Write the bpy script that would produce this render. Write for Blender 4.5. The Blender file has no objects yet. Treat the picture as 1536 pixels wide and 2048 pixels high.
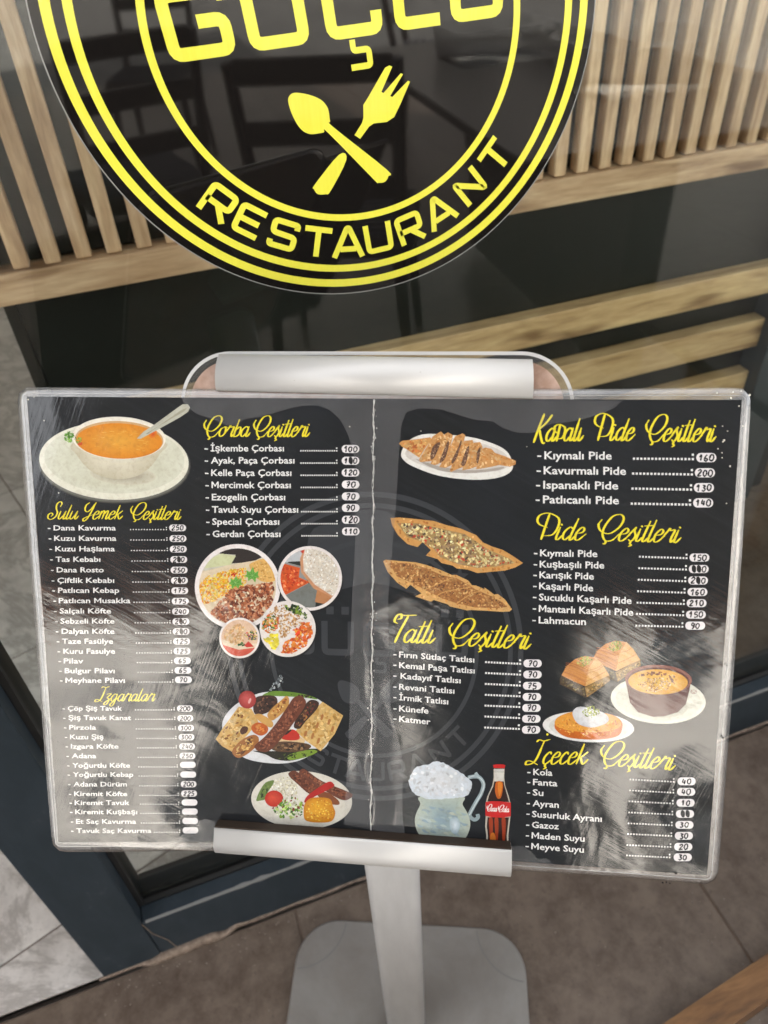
import bpy, math, random
import numpy as np
from mathutils import Vector, Matrix
random.seed(7)
S = bpy.context.scene
C = S.collection
R_ = math.radians

# ------------------------------------------------------------------ camera
CAM = Vector((0.0, 0.0, 1.25))
XA = Vector((0.93994, -0.33805, -0.0473)); YD = Vector((-0.2543, -0.60105, -0.75767)); ZF = Vector((0.2277, 0.72419, -0.65092))
F = 1500.0
cd = bpy.data.cameras.new('camera'); co = bpy.data.objects.new('camera', cd); C.objects.link(co)
m3 = Matrix((XA, -YD, -ZF)).transposed()
co.matrix_world = Matrix.Translation(CAM) @ m3.to_4x4()
cd.sensor_fit = 'VERTICAL'; cd.sensor_height = 36.0; cd.sensor_width = 27.0
cd.lens = F / 2048 * 36.0
cd.clip_start = 0.01; cd.clip_end = 400
cd.dof.use_dof = True; cd.dof.focus_distance = 0.52; cd.dof.aperture_fstop = 9.0
S.camera = co

# ------------------------------------------------------------------ light
SUN_EL, SUN_AZ = 50.0, -18.0      # azimuth measured from +Y: the sun stands behind the shop and lights the far side of the street
w = bpy.data.worlds.new('World'); S.world = w; w.use_nodes = True
nt = w.node_tree; sky = nt.nodes.new('ShaderNodeTexSky'); sky.sky_type = 'NISHITA'; sky.sun_disc = False
sky.sun_elevation = R_(SUN_EL); sky.sun_rotation = R_(SUN_AZ)
bg = nt.nodes['Background']; sky.dust_density = 4.0; sky.ozone_density = 1.0
hs = nt.nodes.new('ShaderNodeHueSaturation'); hs.inputs['Saturation'].default_value = .12
nt.links.new(sky.outputs[0], hs.inputs['Color']); nt.links.new(hs.outputs[0], bg.inputs[0]); bg.inputs[1].default_value = 0.15
sl = bpy.data.lights.new('sun', 'SUN'); sl.energy = 4.0; sl.angle = R_(0.5); sl.color = (1, .95, .88)
so = bpy.data.objects.new('sun', sl); C.objects.link(so)
az = R_(SUN_AZ); el = R_(SUN_EL)
sd = Vector((math.sin(az) * math.cos(el), math.cos(az) * math.cos(el), math.sin(el)))
so.rotation_euler = sd.to_track_quat('Z', 'Y').to_euler()
S.view_settings.view_transform = 'Standard'; S.view_settings.look = 'None'
S.view_settings.gamma = 1.0; S.view_settings.use_curve_mapping = False
S.view_settings.exposure = 2.4
S.render.engine = 'CYCLES'
try:
    S.cycles.use_denoising = True; S.cycles.max_bounces = 10; S.cycles.transparent_max_bounces = 24
    S.cycles.caustics_reflective = False; S.cycles.caustics_refractive = False
    S.cycles.sample_clamp_indirect = 6.0
except Exception:
    pass

# ------------------------------------------------------------------ helpers
def lin(c):
    r = []
    for v in c[:3]:
        v = v / 255.0
        r.append(v / 12.92 if v <= 0.04045 else ((v + 0.055) / 1.055) ** 2.4)
    return tuple(r)

def mat(name, col=(.5, .5, .5), rough=.5, metal=0.0, spec=.5, coat=0.0, **k):
    m = bpy.data.materials.new(name); m.use_nodes = True
    b = m.node_tree.nodes['Principled BSDF']
    b.inputs['Base Color'].default_value = (*col, 1); b.inputs['Roughness'].default_value = rough
    b.inputs['Metallic'].default_value = metal; b.inputs['Specular IOR Level'].default_value = spec
    b.inputs['Coat Weight'].default_value = coat; b.inputs['Coat Roughness'].default_value = .05
    return m

def N(m, t, **props):
    n = m.node_tree.nodes.new(t)
    for k, v in props.items(): setattr(n, k, v)
    return n

def L(m, a, b): m.node_tree.links.new(a, b)

def bsdf(m): return m.node_tree.nodes['Principled BSDF']

def ramp(m, fac, stops):
    r = N(m, 'ShaderNodeValToRGB'); e = r.color_ramp.elements
    while len(e) < len(stops): e.new(.5)
    for q, (p, c) in zip(e, stops): q.position = p; q.color = (*c, 1)
    L(m, fac, r.inputs[0]); return r.outputs[0]

def noise(m, scale, detail=4, rough=.55, dist=0.0, stretch=(1, 1, 1), rot=(0, 0, 0), coord='Object', rnd=True):
    tc = N(m, 'ShaderNodeTexCoord'); mp = N(m, 'ShaderNodeMapping'); n = N(m, 'ShaderNodeTexNoise')
    m0 = N(m, 'ShaderNodeMapping'); m0.inputs['Rotation'].default_value = rot; mp.inputs['Scale'].default_value = stretch
    L(m, tc.outputs[coord], m0.inputs[0]); L(m, m0.outputs[0], mp.inputs[0])
    if rnd:
        oi = N(m, 'ShaderNodeObjectInfo'); mu = N(m, 'ShaderNodeMath', operation='MULTIPLY'); mu.inputs[1].default_value = 37.0
        L(m, oi.outputs['Random'], mu.inputs[0]); n.noise_dimensions = '4D'; L(m, mu.outputs[0], n.inputs['W'])
    L(m, mp.outputs[0], n.inputs['Vector'])
    n.inputs['Scale'].default_value = scale; n.inputs['Detail'].default_value = detail
    n.inputs['Roughness'].default_value = rough; n.inputs['Distortion'].default_value = dist
    return n.outputs['Fac']

def mixc(m, fac, a, b, mode='MIX'):
    x = N(m, 'ShaderNodeMix', data_type='RGBA', blend_type=mode)
    for s, v in ((0, fac), (6, a), (7, b)):
        if hasattr(v, 'links') or hasattr(v, 'is_linked'): L(m, v, x.inputs[s])
        elif s == 0: x.inputs[0].default_value = v
        else: x.inputs[s].default_value = (*v, 1)
    return x.outputs[2]

def bump(m, h, strength=.2, dist=.001):
    b = N(m, 'ShaderNodeBump'); b.inputs['Strength'].default_value = strength; b.inputs['Distance'].default_value = dist
    L(m, h, b.inputs['Height']); L(m, b.outputs[0], bsdf(m).inputs['Normal']); return b

def tag(o, label=None, cat=None, group=None, kind=None):
    if label: o['label'] = label
    if cat: o['category'] = cat
    if group: o['group'] = group
    if kind: o['kind'] = kind
    return o

def empty(name, loc, mtx=None, parent=None):
    o = bpy.data.objects.new(name, None); C.objects.link(o); o.empty_display_size = .05
    if mtx is not None: o.matrix_world = Matrix.Translation(loc) @ mtx.to_4x4()
    else: o.location = loc
    if parent: o.parent = parent
    return o

def mesh(name, vs, fs, m, parent=None, smooth=False):
    me = bpy.data.meshes.new(name); me.from_pydata([tuple(v) for v in vs], [], fs); me.update()
    if m: me.materials.append(m)
    if smooth:
        for p in me.polygons: p.use_smooth = True
    o = bpy.data.objects.new(name, me); C.objects.link(o)
    if parent: o.parent = parent
    return o

class MB:
    def __init__(s): s.v = []; s.f = []
    def box(s, a, b, bev=0.0):
        x0, y0, z0 = a; x1, y1, z1 = b
        if bev <= 0:
            i = len(s.v)
            s.v += [(x, y, z) for z in (z0, z1) for (x, y) in ((x0, y0), (x1, y0), (x1, y1), (x0, y1))]
            s.f += [tuple(i + k for k in q) for q in ((3, 2, 1, 0), (4, 5, 6, 7), (0, 1, 5, 4), (1, 2, 6, 5), (2, 3, 7, 6), (3, 0, 4, 7))]
        else:   # all vertical and horizontal edges chamfered: stacked octagons
            def ring(z, k):
                X0, X1, Y0, Y1, c = x0 + k, x1 - k, y0 + k, y1 - k, bev
                return [(X0 + c, Y0, z), (X1 - c, Y0, z), (X1, Y0 + c, z), (X1, Y1 - c, z), (X1 - c, Y1, z), (X0 + c, Y1, z), (X0, Y1 - c, z), (X0, Y0 + c, z)]
            s.loft([ring(z0, bev * .7), ring(z0 + bev, 0), ring(z1 - bev, 0), ring(z1, bev * .7)])
    def loft(s, rings, cap=True, closed=True):
        i = len(s.v); n = len(rings[0])
        for r in rings: s.v += [tuple(p) for p in r]
        for k in range(len(rings) - 1):
            for j in range(n if closed else n - 1):
                a = i + k * n + j; b = i + k * n + (j + 1) % n
                s.f.append((a, b, b + n, a + n))
        if cap:
            s.f.append(tuple(i + j for j in reversed(range(n)))); s.f.append(tuple(i + (len(rings) - 1) * n + j for j in range(n)))
    def prism(s, poly, z0, z1): s.loft([[(x, y, z0) for x, y in poly], [(x, y, z1) for x, y in poly]])
    def bar(s, a, b, r, r2=None, n=8, up=None):
        a = Vector(a); b = Vector(b); d = (b - a).normalized()
        u = d.orthogonal().normalized() if up is None else (Vector(up) - Vector(up).dot(d) * d).normalized(); v = d.cross(u)
        r2 = r if r2 is None else r2
        s.loft([[a + (u * math.cos(t) + v * math.sin(t)) * r for t in [math.tau * (k + .5) / n for k in range(n)]],
                [b + (u * math.cos(t) + v * math.sin(t)) * r2 for t in [math.tau * (k + .5) / n for k in range(n)]]])
    def build(s, name, m, parent=None, smooth=False): return mesh(name, s.v, s.f, m, parent, smooth)

def rrect(x0, y0, x1, y1, r, n=8, rs=None):
    rs = rs or (r, r, r, r); pts = []
    for (cx, cy, a0, q) in ((x1, y1, 0, rs[0]), (x0, y1, 90, rs[1]), (x0, y0, 180, rs[2]), (x1, y0, 270, rs[3])):
        sx = -1 if a0 in (0, 270) else 1; sy = -1 if a0 in (0, 90) else 1
        for k in range(n + 1):
            t = R_(a0 + 90 * k / n); pts.append((cx + sx * q + q * math.cos(t), cy + sy * q + q * math.sin(t)))
    return pts

# ------------------------------------------------------------------ materials
def wood(name, cols, scale=9, along=(1, 14, 14), rough=.5):
    m = mat(name, rough=rough, spec=.4)
    f = noise(m, scale, 6, .62, .8, along); g = noise(m, scale * 6, 3, .5, .2, along); k = noise(m, scale * .9, 2, .5, 0, tuple(min(a, 4) for a in along))
    c = ramp(m, f, [(.28, cols[0]), (.47, cols[1]), (.62, cols[2]), (.78, cols[1])])
    c = mixc(m, .5, c, ramp(m, g, [(.3, (.62, .58, .52)), (.65, (1, 1, 1))]), 'MULTIPLY')
    c2 = ramp(m, k, [(.30, (.25, .16, .1)), (.40, (1, 1, 1))])
    c = mixc(m, .75, c, c2, 'MULTIPLY')
    oi = N(m, 'ShaderNodeObjectInfo'); c = mixc(m, 1.0, c, ramp(m, oi.outputs['Random'], [(0, (.78, .76, .74)), (1, (1.0, 1.0, 1.0))]), 'MULTIPLY')
    L(m, c, bsdf(m).inputs['Base Color']); bump(m, f, .25, .0006); return m

OAK = [(.36, .215, .12), (.62, .415, .25), (.78, .565, .365)]
M_OAKV = wood('oak_slat', OAK, 5, (9, 9, 1))
M_OAKH = wood('oak_board', OAK, 5, (1, 9, 9))
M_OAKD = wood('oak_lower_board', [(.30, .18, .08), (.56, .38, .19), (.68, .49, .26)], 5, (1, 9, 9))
M_BENCH = wood('brown_bench_wood', [(.11, .05, .016), (.22, .105, .034), (.30, .15, .055)], 8, (1, 8, 8), .35)
M_DARKWOOD = wood('dark_stained_wood', [(.012, .006, .004), (.03, .014, .009), (.05, .022, .014)], 10, (8, 8, 1), .3)
M_BLACK = mat('black_panel', (.006, .0075, .006), .35, spec=.35)
M_DARKGREEN = mat('dark_interior_frame', (.03, .038, .04), .4)

M_FRAME = mat('slate_aluminium', (.05, .07, .088), .5, spec=.2)
_d = noise(M_FRAME, 38, 6, .65, .4, (1, 1, .35), rnd=False); _d2 = noise(M_FRAME, 7, 4, .5, 0, rnd=False)
_dc = ramp(M_FRAME, _d, [(.40, (.020, .029, .037)), (.62, (.027, .037, .047)), (.74, (.07, .078, .085))])
L(M_FRAME, mixc(M_FRAME, ramp(M_FRAME, _d2, [(.35, (0, 0, 0)), (.75, (.5, .5, .5))]), _dc, (.03, .04, .05)), bsdf(M_FRAME).inputs['Base Color'])
bump(M_FRAME, _d, .12, .0005)
M_GASKET_SHADE = mat('black_gasket_and_shade', (.009, .009, .009), .6)  # rubber; also the black for the unlit inner frame and the post's shadow
M_GROUT = mat('grimy_mortar', (.22, .16, .12), .9)
_g = noise(M_GROUT, 90, 5, .7, rnd=False)
L(M_GROUT, ramp(M_GROUT, _g, [(.3, (.10, .07, .05)), (.7, (.30, .23, .18))]), bsdf(M_GROUT).inputs['Base Color']); bump(M_GROUT, _g, .8, .002)

def stone(name, cols, sc=4, rough=.4, veins=None, rnd=True):
    m = mat(name, rough=rough, spec=.4)
    a = noise(m, sc, 8, .62, .5, rnd=rnd); b = noise(m, sc * 7, 6, .7, .2, rnd=rnd); sp = noise(m, 160, 2, .5, 0, rnd=rnd)
    c = ramp(m, a, [(.3, cols[0]), (.5, cols[1]), (.72, cols[2])])
    c = mixc(m, .5, c, ramp(m, b, [(.36, tuple(x * .6 for x in cols[0])), (.6, cols[2])]))
    c = mixc(m, .5, c, ramp(m, sp, [(.28, (.6, .6, .6)), (.4, (1, 1, 1))]), 'MULTIPLY')
    if veins:
        v = noise(m, sc * .55, 9, .7, 2.6, (1, 2.2, 1), (0, 0, .6), rnd=rnd)
        c = mixc(m, ramp(m, v, [(.455, (0, 0, 0)), (.5, (.85, .85, .85)), (.54, (0, 0, 0))]), c, veins)
    L(m, c, bsdf(m).inputs['Base Color']); bump(m, b, .12, .0006); return m

M_BROWN = stone('brown_porcelain_tile', [(.085, .056, .040), (.14, .102, .076), (.195, .152, .12)], 3.2, .38)
M_MARBLE = stone('pale_marble_tile', [(.58, .54, .505), (.66, .62, .585), (.72, .685, .65)], 2.2, .3, (.36, .33, .305))
M_JOINT = mat('tile_joint', (.14, .10, .075), .9)
M_STREET = stone('pale_concrete_paving', [(.2, .19, .175), (.27, .26, .24), (.33, .32, .30)], .8, .8, rnd=False)
M_WALL = mat('cream_render', (.78, .74, .68), .8)
_w = noise(M_WALL, 1.2, 6, .6, rnd=False)
L(M_WALL, ramp(M_WALL, _w, [(.3, (.62, .58, .52)), (.7, (.8, .77, .72))]), bsdf(M_WALL).inputs['Base Color'])
M_CANOPY = mat('dark_canopy_lining', (.035, .03, .026), .8)
M_FASCIA = mat('rust_red_fascia', (.62, .28, .15), .6)
M_COLUMN = mat('dark_grey_column', (.03, .034, .04), .6)
M_STEEL = mat('painted_silver_metal', (.66, .655, .65), .38, .0, spec=.5)
_s = noise(M_STEEL, 60, 4, .6, 0, (1, 1, .2), rnd=False)
L(M_STEEL, ramp(M_STEEL, _s, [(.3, (.46, .455, .45)), (.7, (.54, .535, .53))]), bsdf(M_STEEL).inputs['Base Color'])
M_PLATE = mat('grey_powder_coat', (.2, .2, .2), .3, .0, spec=.5)
_s = noise(M_PLATE, 9, 6, .65, .3, rnd=False)
L(M_PLATE, ramp(M_PLATE, _s, [(.3, (.175, .155, .14)), (.7, (.245, .235, .22))]), bsdf(M_PLATE).inputs['Base Color'])
M_ALU = mat('satin_aluminium_rail', (.58, .57, .55), .38, .2)
_s = noise(M_ALU, 300, 3, .5, 0, (.02, 1, 1), rnd=False); bump(M_ALU, _s, .10, .0003)
_s2 = noise(M_ALU, 900, 1, .4, 0, rnd=False)
L(M_ALU, ramp(M_ALU, _s2, [(.17, (.25, .2, .17)), (.2, (.55, .54, .525))]), bsdf(M_ALU).inputs['Base Color'])

def glassy(name, tint, rough=.0, gain=1.6, milk=0.0, milkcol=(.8, .8, .8), add=0.0, scratch=0.0):
    m = bpy.data.materials.new(name); m.use_nodes = True; t = m.node_tree; t.nodes.remove(t.nodes['Principled BSDF'])
    tr = N(m, 'ShaderNodeBsdfTransparent'); tr.inputs[0].default_value = (*tint, 1)
    gl = N(m, 'ShaderNodeBsdfGlossy'); gl.inputs['Roughness'].default_value = rough; gl.inputs[0].default_value = (1, 1, 1, 1)
    fr = N(m, 'ShaderNodeFresnel'); ge = N(m, 'ShaderNodeNewGeometry'); mr = N(m, 'ShaderNodeMapRange')   # thin sheet: same reflectance from both sides
    mr.inputs[3].default_value = 1.5; mr.inputs[4].default_value = 1 / 1.5; L(m, ge.outputs['Backfacing'], mr.inputs[0]); L(m, mr.outputs[0], fr.inputs[0])
    mm = N(m, 'ShaderNodeMath', operation='MULTIPLY_ADD'); mm.inputs[1].default_value = gain; mm.inputs[2].default_value = add; mm.use_clamp = True
    L(m, fr.outputs[0], mm.inputs[0]); mx = N(m, 'ShaderNodeMixShader'); L(m, mm.outputs[0], mx.inputs[0]); L(m, gl.outputs[0], mx.inputs[2])
    base = tr.outputs[0]
    if milk > 0:
        df = N(m, 'ShaderNodeBsdfDiffuse'); df.inputs[0].default_value = (*milkcol, 1)
        m2 = N(m, 'ShaderNodeMixShader'); m2.inputs[0].default_value = milk; L(m, tr.outputs[0], m2.inputs[1]); L(m, df.outputs[0], m2.inputs[2]); base = m2.outputs[0]
        m['milk'] = 1
    L(m, base, mx.inputs[1]); L(m, mx.outputs[0], t.nodes['Material Output'].inputs[0])
    return m, gl, mm, (m2 if milk > 0 else None)

M_GLASS = glassy('window_glass', (.93, .955, .94), 0.0, .85)[0]
M_CLEAR, _, _, _mk = glassy('clear_acrylic', (.95, .95, .95), .03, 1.2, .05, (.7, .7, .7))
M_BORDER, gl_, mm_, mk_ = glassy('laminate_border', (.86, .85, .84), .22, 2.6, .3, (.55, .54, .53), .03)
_n = noise(M_BORDER, 60, 6, .7, .5, rnd=False)
_r = ramp(M_BORDER, _n, [(.3, (.10, .10, .10)), (.72, (.42, .42, .42))]); L(M_BORDER, _r, mk_.inputs[0])
_b = N(M_BORDER, 'ShaderNodeBump'); _b.inputs['Strength'].default_value = .5; _b.inputs['Distance'].default_value = .0006; L(M_BORDER, _n, _b.inputs['Height']); L(M_BORDER, _b.outputs[0], gl_.inputs['Normal'])
M_PET = glassy('clear_plastic_box', (.93, .94, .94), .02, 2.4, .04)[0]

# film: rough gloss with fine brushed scratches
M_FILM, glf, mmf, _ = glassy('scratched_laminate_film', (.985, .985, .985), .10, 1.75, 0, add=0.0)
_tc = noise(M_FILM, 7, 4, .5, 1.2, rnd=False)
sc1 = noise(M_FILM, 520, 3, .6, .3, (1, .018, 1), (0, 0, .38), rnd=False)
sc2 = noise(M_FILM, 420, 3, .6, .3, (.02, 1, 1), (0, 0, .5), rnd=False)
mxs = mixc(M_FILM, ramp(M_FILM, _tc, [(.42, (0, 0, 0)), (.58, (1, 1, 1))]), sc1, sc2)
wv = noise(M_FILM, 13, 3, .5, .8, rnd=False)
b1 = N(M_FILM, 'ShaderNodeBump'); b1.inputs['Strength'].default_value = .13; b1.inputs['Distance'].default_value = .0005; L(M_FILM, mxs, b1.inputs['Height'])
b2 = N(M_FILM, 'ShaderNodeBump'); b2.inputs['Strength'].default_value = .34; b2.inputs['Distance'].default_value = .0022; L(M_FILM, wv, b2.inputs['Height']); L(M_FILM, b2.outputs[0], b1.inputs['Normal'])
L(M_FILM, b1.outputs[0], glf.inputs['Normal'])
_rr = noise(M_FILM, 11, 5, .6, .5, rnd=False)
rr = N(M_FILM, 'ShaderNodeMapRange'); rr.inputs[1].default_value = .3; rr.inputs[2].default_value = .75; rr.inputs[3].default_value = .03; rr.inputs[4].default_value = .13
L(M_FILM, _rr, rr.inputs[0]); L(M_FILM, rr.outputs[0], glf.inputs['Roughness'])

M_HAZE, _, _, mkh = glassy('trapped_air_haze', (1, 1, 1), .25, 1.0, .16, (.62, .62, .63))
_n = noise(M_HAZE, 60, 6, .65, .2, rnd=False); L(M_HAZE, ramp(M_HAZE, _n, [(.3, (.06, .06, .06)), (.7, (.12, .12, .12))]), mkh.inputs[0])

def printmat(name, rough=.5, coat=0.0, spec=.3):
    m = mat(name, rough=rough, spec=spec, coat=coat)
    a = N(m, 'ShaderNodeVertexColor'); a.layer_name = 'Col'; L(m, a.outputs[0], bsdf(m).inputs['Base Color']); return m
M_PRINT = printmat('printed_ink')
M_PHOTO = printmat('printed_photograph')
_vc = [n_ for n_ in M_PHOTO.node_tree.nodes if n_.type == 'VERTEX_COLOR'][0]
_n1 = noise(M_PHOTO, 330, 5, .7, .4, rnd=False); _n2 = noise(M_PHOTO, 90, 3, .6, .3, rnd=False)
_pc = mixc(M_PHOTO, 1.0, _vc.outputs[0], ramp(M_PHOTO, _n1, [(.3, (.84, .80, .76)), (.52, (1, 1, 1)), (.75, (1.0, 1.0, .97))]), 'MULTIPLY')
_pc = mixc(M_PHOTO, 1.0, _pc, ramp(M_PHOTO, _n2, [(.35, (.91, .90, .88)), (.62, (1, 1, 1))]), 'MULTIPLY')
L(M_PHOTO, _pc, bsdf(M_PHOTO).inputs['Base Color'])
M_SHEET = mat('printed_black_slate_background', rough=.6, spec=.2)
_a = noise(M_SHEET, 300, 4, .6, .3, (.03, 1, 1), (0, 0, .5), rnd=False); _b_ = noise(M_SHEET, 9, 5, .6, .6, rnd=False)
_c = ramp(M_SHEET, _a, [(.3, (.0045, .005, .0055)), (.6, (.009, .010, .011)), (.8, (.02, .022, .024))])
_c = mixc(M_SHEET, ramp(M_SHEET, _b_, [(.3, (0, 0, 0)), (.75, (.7, .7, .7))]), _c, (.015, .018, .023))
L(M_SHEET, _c, bsdf(M_SHEET).inputs['Base Color'])
M_VINYLB = mat('gloss_black_vinyl', (.009, .008, .0075), .03, spec=.42)
M_VINYLY = mat('gloss_yellow_vinyl', (.80, .77, .05), .08, spec=.45)
_y = noise(M_VINYLY, 500, 2, .5, 0, (1, .06, 1), rnd=False)
L(M_VINYLY, ramp(M_VINYLY, _y, [(.3, (.80, .765, .075)), (.7, (.83, .795, .09))]), bsdf(M_VINYLY).inputs['Base Color'])
M_VINYLW = mat('clear_sticker_edge', (.33, .33, .32), .2)
M_WHITE = mat('white_crease', (.75, .74, .72), .6)
M_BROWN_REFL = mat('brown_mounting_plate', (.40, .22, .15), .35, .15, coat=.2)  # brown colour stands in for a reflection in the back plate
_n = noise(M_BROWN_REFL, 70, 5, .6, rnd=False); L(M_BROWN_REFL, ramp(M_BROWN_REFL, _n, [(.3, (.26, .15, .10)), (.7, (.52, .37, .30))]), bsdf(M_BROWN_REFL).inputs['Base Color'])

# ------------------------------------------------------------------ flat print builder (plane-local 2D, colour per corner)
class Print:      # ink laid on in order, each patch a hair above the last
    def __init__(s, mp=lambda u, v: (u, v), z=0.0, auto=False): s.mp = mp; s.v = []; s.f = []; s.c = []; s.z = z; s.auto = auto; s.k = 0
    def zz(s, z):
        if s.auto: s.k += 1; return s.z + s.k * 1.8e-7
        return s.z if z is None else z
    def poly(s, pts, col, z=None):
        z = s.zz(z); i = len(s.v)
        s.v += [(*s.mp(*p), z) for p in pts]; s.f.append(tuple(range(i, i + len(pts))))
        c = lin(col); s.c.append([c] * len(pts))
    def raw(s, vs, fs, col, z=None):
        z = s.zz(z); i = len(s.v)
        s.v += [(*s.mp(*p), z) for p in vs]; c = lin(col)
        for f in fs: s.f.append(tuple(i + k for k in f)); s.c.append([c] * len(f))
    def fan(s, cx, cy, pts, c0, c1, z=None):
        z = s.zz(z); i = len(s.v); n = len(pts)
        s.v += [(*s.mp(cx, cy), z)] + [(*s.mp(*p), z) for p in pts]; a = lin(c0); b = lin(c1)
        for k in range(n): s.f.append((i, i + 1 + k, i + 1 + (k + 1) % n)); s.c.append([a, b, b])
    def ell(s, cx, cy, rx, ry, col, rot=0, n=40, z=None, c1=None, jag=0.0):
        pts = ellp(cx, cy, rx, ry, rot, n, jag)
        if c1: s.fan(cx, cy, pts, col, c1, z)
        else: s.poly(pts, col, z)
    def ribbon(s, pts, wf, col, z=None):
        vs, fs = ribbon(pts, wf); s.raw(vs, fs, col, z)
    def scatter(s, inside, box, n, size, cols, z=None, asp=1.6, dz=2e-6):
        z0 = s.z if z is None else z; x0, y0, x1, y1 = box; k = 0; t = 0
        while k < n and t < n * 12:
            t += 1; x = random.uniform(x0, x1); y = random.uniform(y0, y1)
            if not inside(x, y): continue
            r = random.uniform(*size); a = random.uniform(0, math.pi); q = random.uniform(1, asp)
            c = random.choice(cols); jit = random.uniform(.85, 1.12)
            nn = random.choice((5, 6, 7)); pts = []
            for j in range(nn):
                th = math.tau * j / nn; rr = r * random.uniform(.75, 1.2)
                px = rr * q * math.cos(th); py = rr / q * math.sin(th)
                pts.append((x + px * math.cos(a) - py * math.sin(a), y + px * math.sin(a) + py * math.cos(a)))
            pts = [p if inside(*p) else ((p[0] + x) / 2, (p[1] + y) / 2) for p in pts]
            if not all(inside(*p) for p in pts): continue
            s.poly(pts, tuple(min(255, v * jit) for v in c), z0 + k * dz * 20 / max(n, 20)); k += 1
    def build(s, name, parent, m=None, label=None):
        me = bpy.data.meshes.new(name); me.from_pydata(s.v, [], s.f)
        at = me.color_attributes.new('Col', 'FLOAT_COLOR', 'CORNER')
        flat = []
        for cs in s.c:
            for c in cs: flat += [c[0] * .9, c[1] * .9, c[2] * .9, 1.0]
        at.data.foreach_set('color', flat); me.materials.append(m or M_PRINT); me.update()
        o = bpy.data.objects.new(name, me); C.objects.link(o); o.parent = parent
        if label: o['label'] = label
        return o

def ellp(cx, cy, rx, ry, rot=0, n=40, jag=0.0):
    a = R_(rot); out = []
    for k in range(n):
        t = math.tau * k / n; j = 1 + random.uniform(-jag, jag)
        x = rx * math.cos(t) * j; y = ry * math.sin(t) * j
        out.append((cx + x * math.cos(a) - y * math.sin(a), cy + x * math.sin(a) + y * math.cos(a)))
    return out

def inpoly(poly):
    def f(x, y):
        c = False; j = len(poly) - 1
        for i in range(len(poly)):
            xi, yi = poly[i]; xj, yj = poly[j]
            if (yi > y) != (yj > y) and x < (xj - xi) * (y - yi) / (yj - yi) + xi: c = not c
            j = i
        return c
    return f

def inell(cx, cy, rx, ry, rot=0):
    a = R_(rot); ca, sa = math.cos(a), math.sin(a)
    def f(x, y):
        dx, dy = x - cx, y - cy; u = dx * ca + dy * sa; v = -dx * sa + dy * ca
        return (u / rx) ** 2 + (v / ry) ** 2 < 1
    return f

def clipc(poly, cx, cy, r, n=40):      # clip a polygon to a circle
    cl = [(cx + r * math.cos(math.tau * k / n), cy + r * math.sin(math.tau * k / n)) for k in range(n)]
    out = list(poly)
    for k in range(n):
        a = cl[k]; b = cl[(k + 1) % n]; ex, ey = b[0] - a[0], b[1] - a[1]; inp = out; out = []
        side = lambda p: ex * (p[1] - a[1]) - ey * (p[0] - a[0])
        for i in range(len(inp)):
            p = inp[i]; q = inp[i - 1]; sp, sq = side(p), side(q)
            if (sp >= 0) != (sq >= 0):
                t = sq / (sq - sp); out.append((q[0] + t * (p[0] - q[0]), q[1] + t * (p[1] - q[1])))
            if sp >= 0: out.append(p)
        if not out: return []
    return out

def catmull(P, n=8):
    if len(P) < 3: return [Vector(P[0]).lerp(Vector(P[-1]), k / 4) for k in range(5)]
    P = [Vector(p) for p in P]; Q = [P[0] * 2 - P[1]] + P + [P[-1] * 2 - P[-2]]; out = []
    for i in range(1, len(Q) - 2):
        a, b, c, d = Q[i - 1:i + 3]
        for k in range(n):
            t = k / n; out.append(.5 * ((2 * b) + (c - a) * t + (2 * a - 5 * b + 4 * c - d) * t * t + (3 * b - a - 3 * c + d) * t ** 3))
    out.append(P[-1]); return out

def ribbon(pts, wf):
    pts = [Vector(p) for p in pts]; vs = []; fs = []
    n = len(pts)
    for i, p in enumerate(pts):
        a = pts[max(i - 1, 0)]; b = pts[min(i + 1, n - 1)]; d = (b - a)
        if d.length < 1e-12: d = Vector((1, 0))
        d.normalize(); nn = Vector((-d.y, d.x)); w_ = wf(i / (n - 1), d) / 2
        vs += [tuple(p + nn * w_), tuple(p - nn * w_)]
        if i: k = 2 * i; fs.append((k - 2, k - 1, k + 1, k))
    return vs, fs

def polystroke(pts, wd, closed=False, rad=0.0):    # mitred constant-width stroke, optional rounded corners
    P = [Vector(p) for p in pts]
    if rad > 0:
        Q = []
        n = len(P)
        for i, p in enumerate(P):
            if not closed and i in (0, n - 1): Q.append(p); continue
            a = (P[i - 1] - p); b = (P[(i + 1) % n] - p); ra = min(rad, a.length * .45, b.length * .45)
            s0 = p + a.normalized() * ra; s1 = p + b.normalized() * ra
            for k in range(5):
                t = k / 4; Q.append((1 - t) ** 2 * s0 + 2 * t * (1 - t) * p + t * t * s1)
        P = Q
    n = len(P); vs = []; fs = []
    for i, p in enumerate(P):
        if closed: a, b = P[i - 1], P[(i + 1) % n]
        else: a, b = (P[i - 1] if i else None), (P[i + 1] if i < n - 1 else None)
        d1 = (p - a).normalized() if a is not None else (b - p).normalized()
        d2 = (b - p).normalized() if b is not None else d1
        n1 = Vector((-d1.y, d1.x)); n2 = Vector((-d2.y, d2.x)); mm_ = (n1 + n2)
        if mm_.length < 1e-6: mm_ = n1
        mm_.normalize(); k = wd / 2 / max(.35, mm_.dot(n1))
        vs += [tuple(p + mm_ * k), tuple(p - mm_ * k)]
        if i: q = 2 * i; fs.append((q - 2, q - 1, q + 1, q))
    if closed: q = 2 * n; fs.append((q - 2, q - 1, 1, 0))
    return vs, fs

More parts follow.
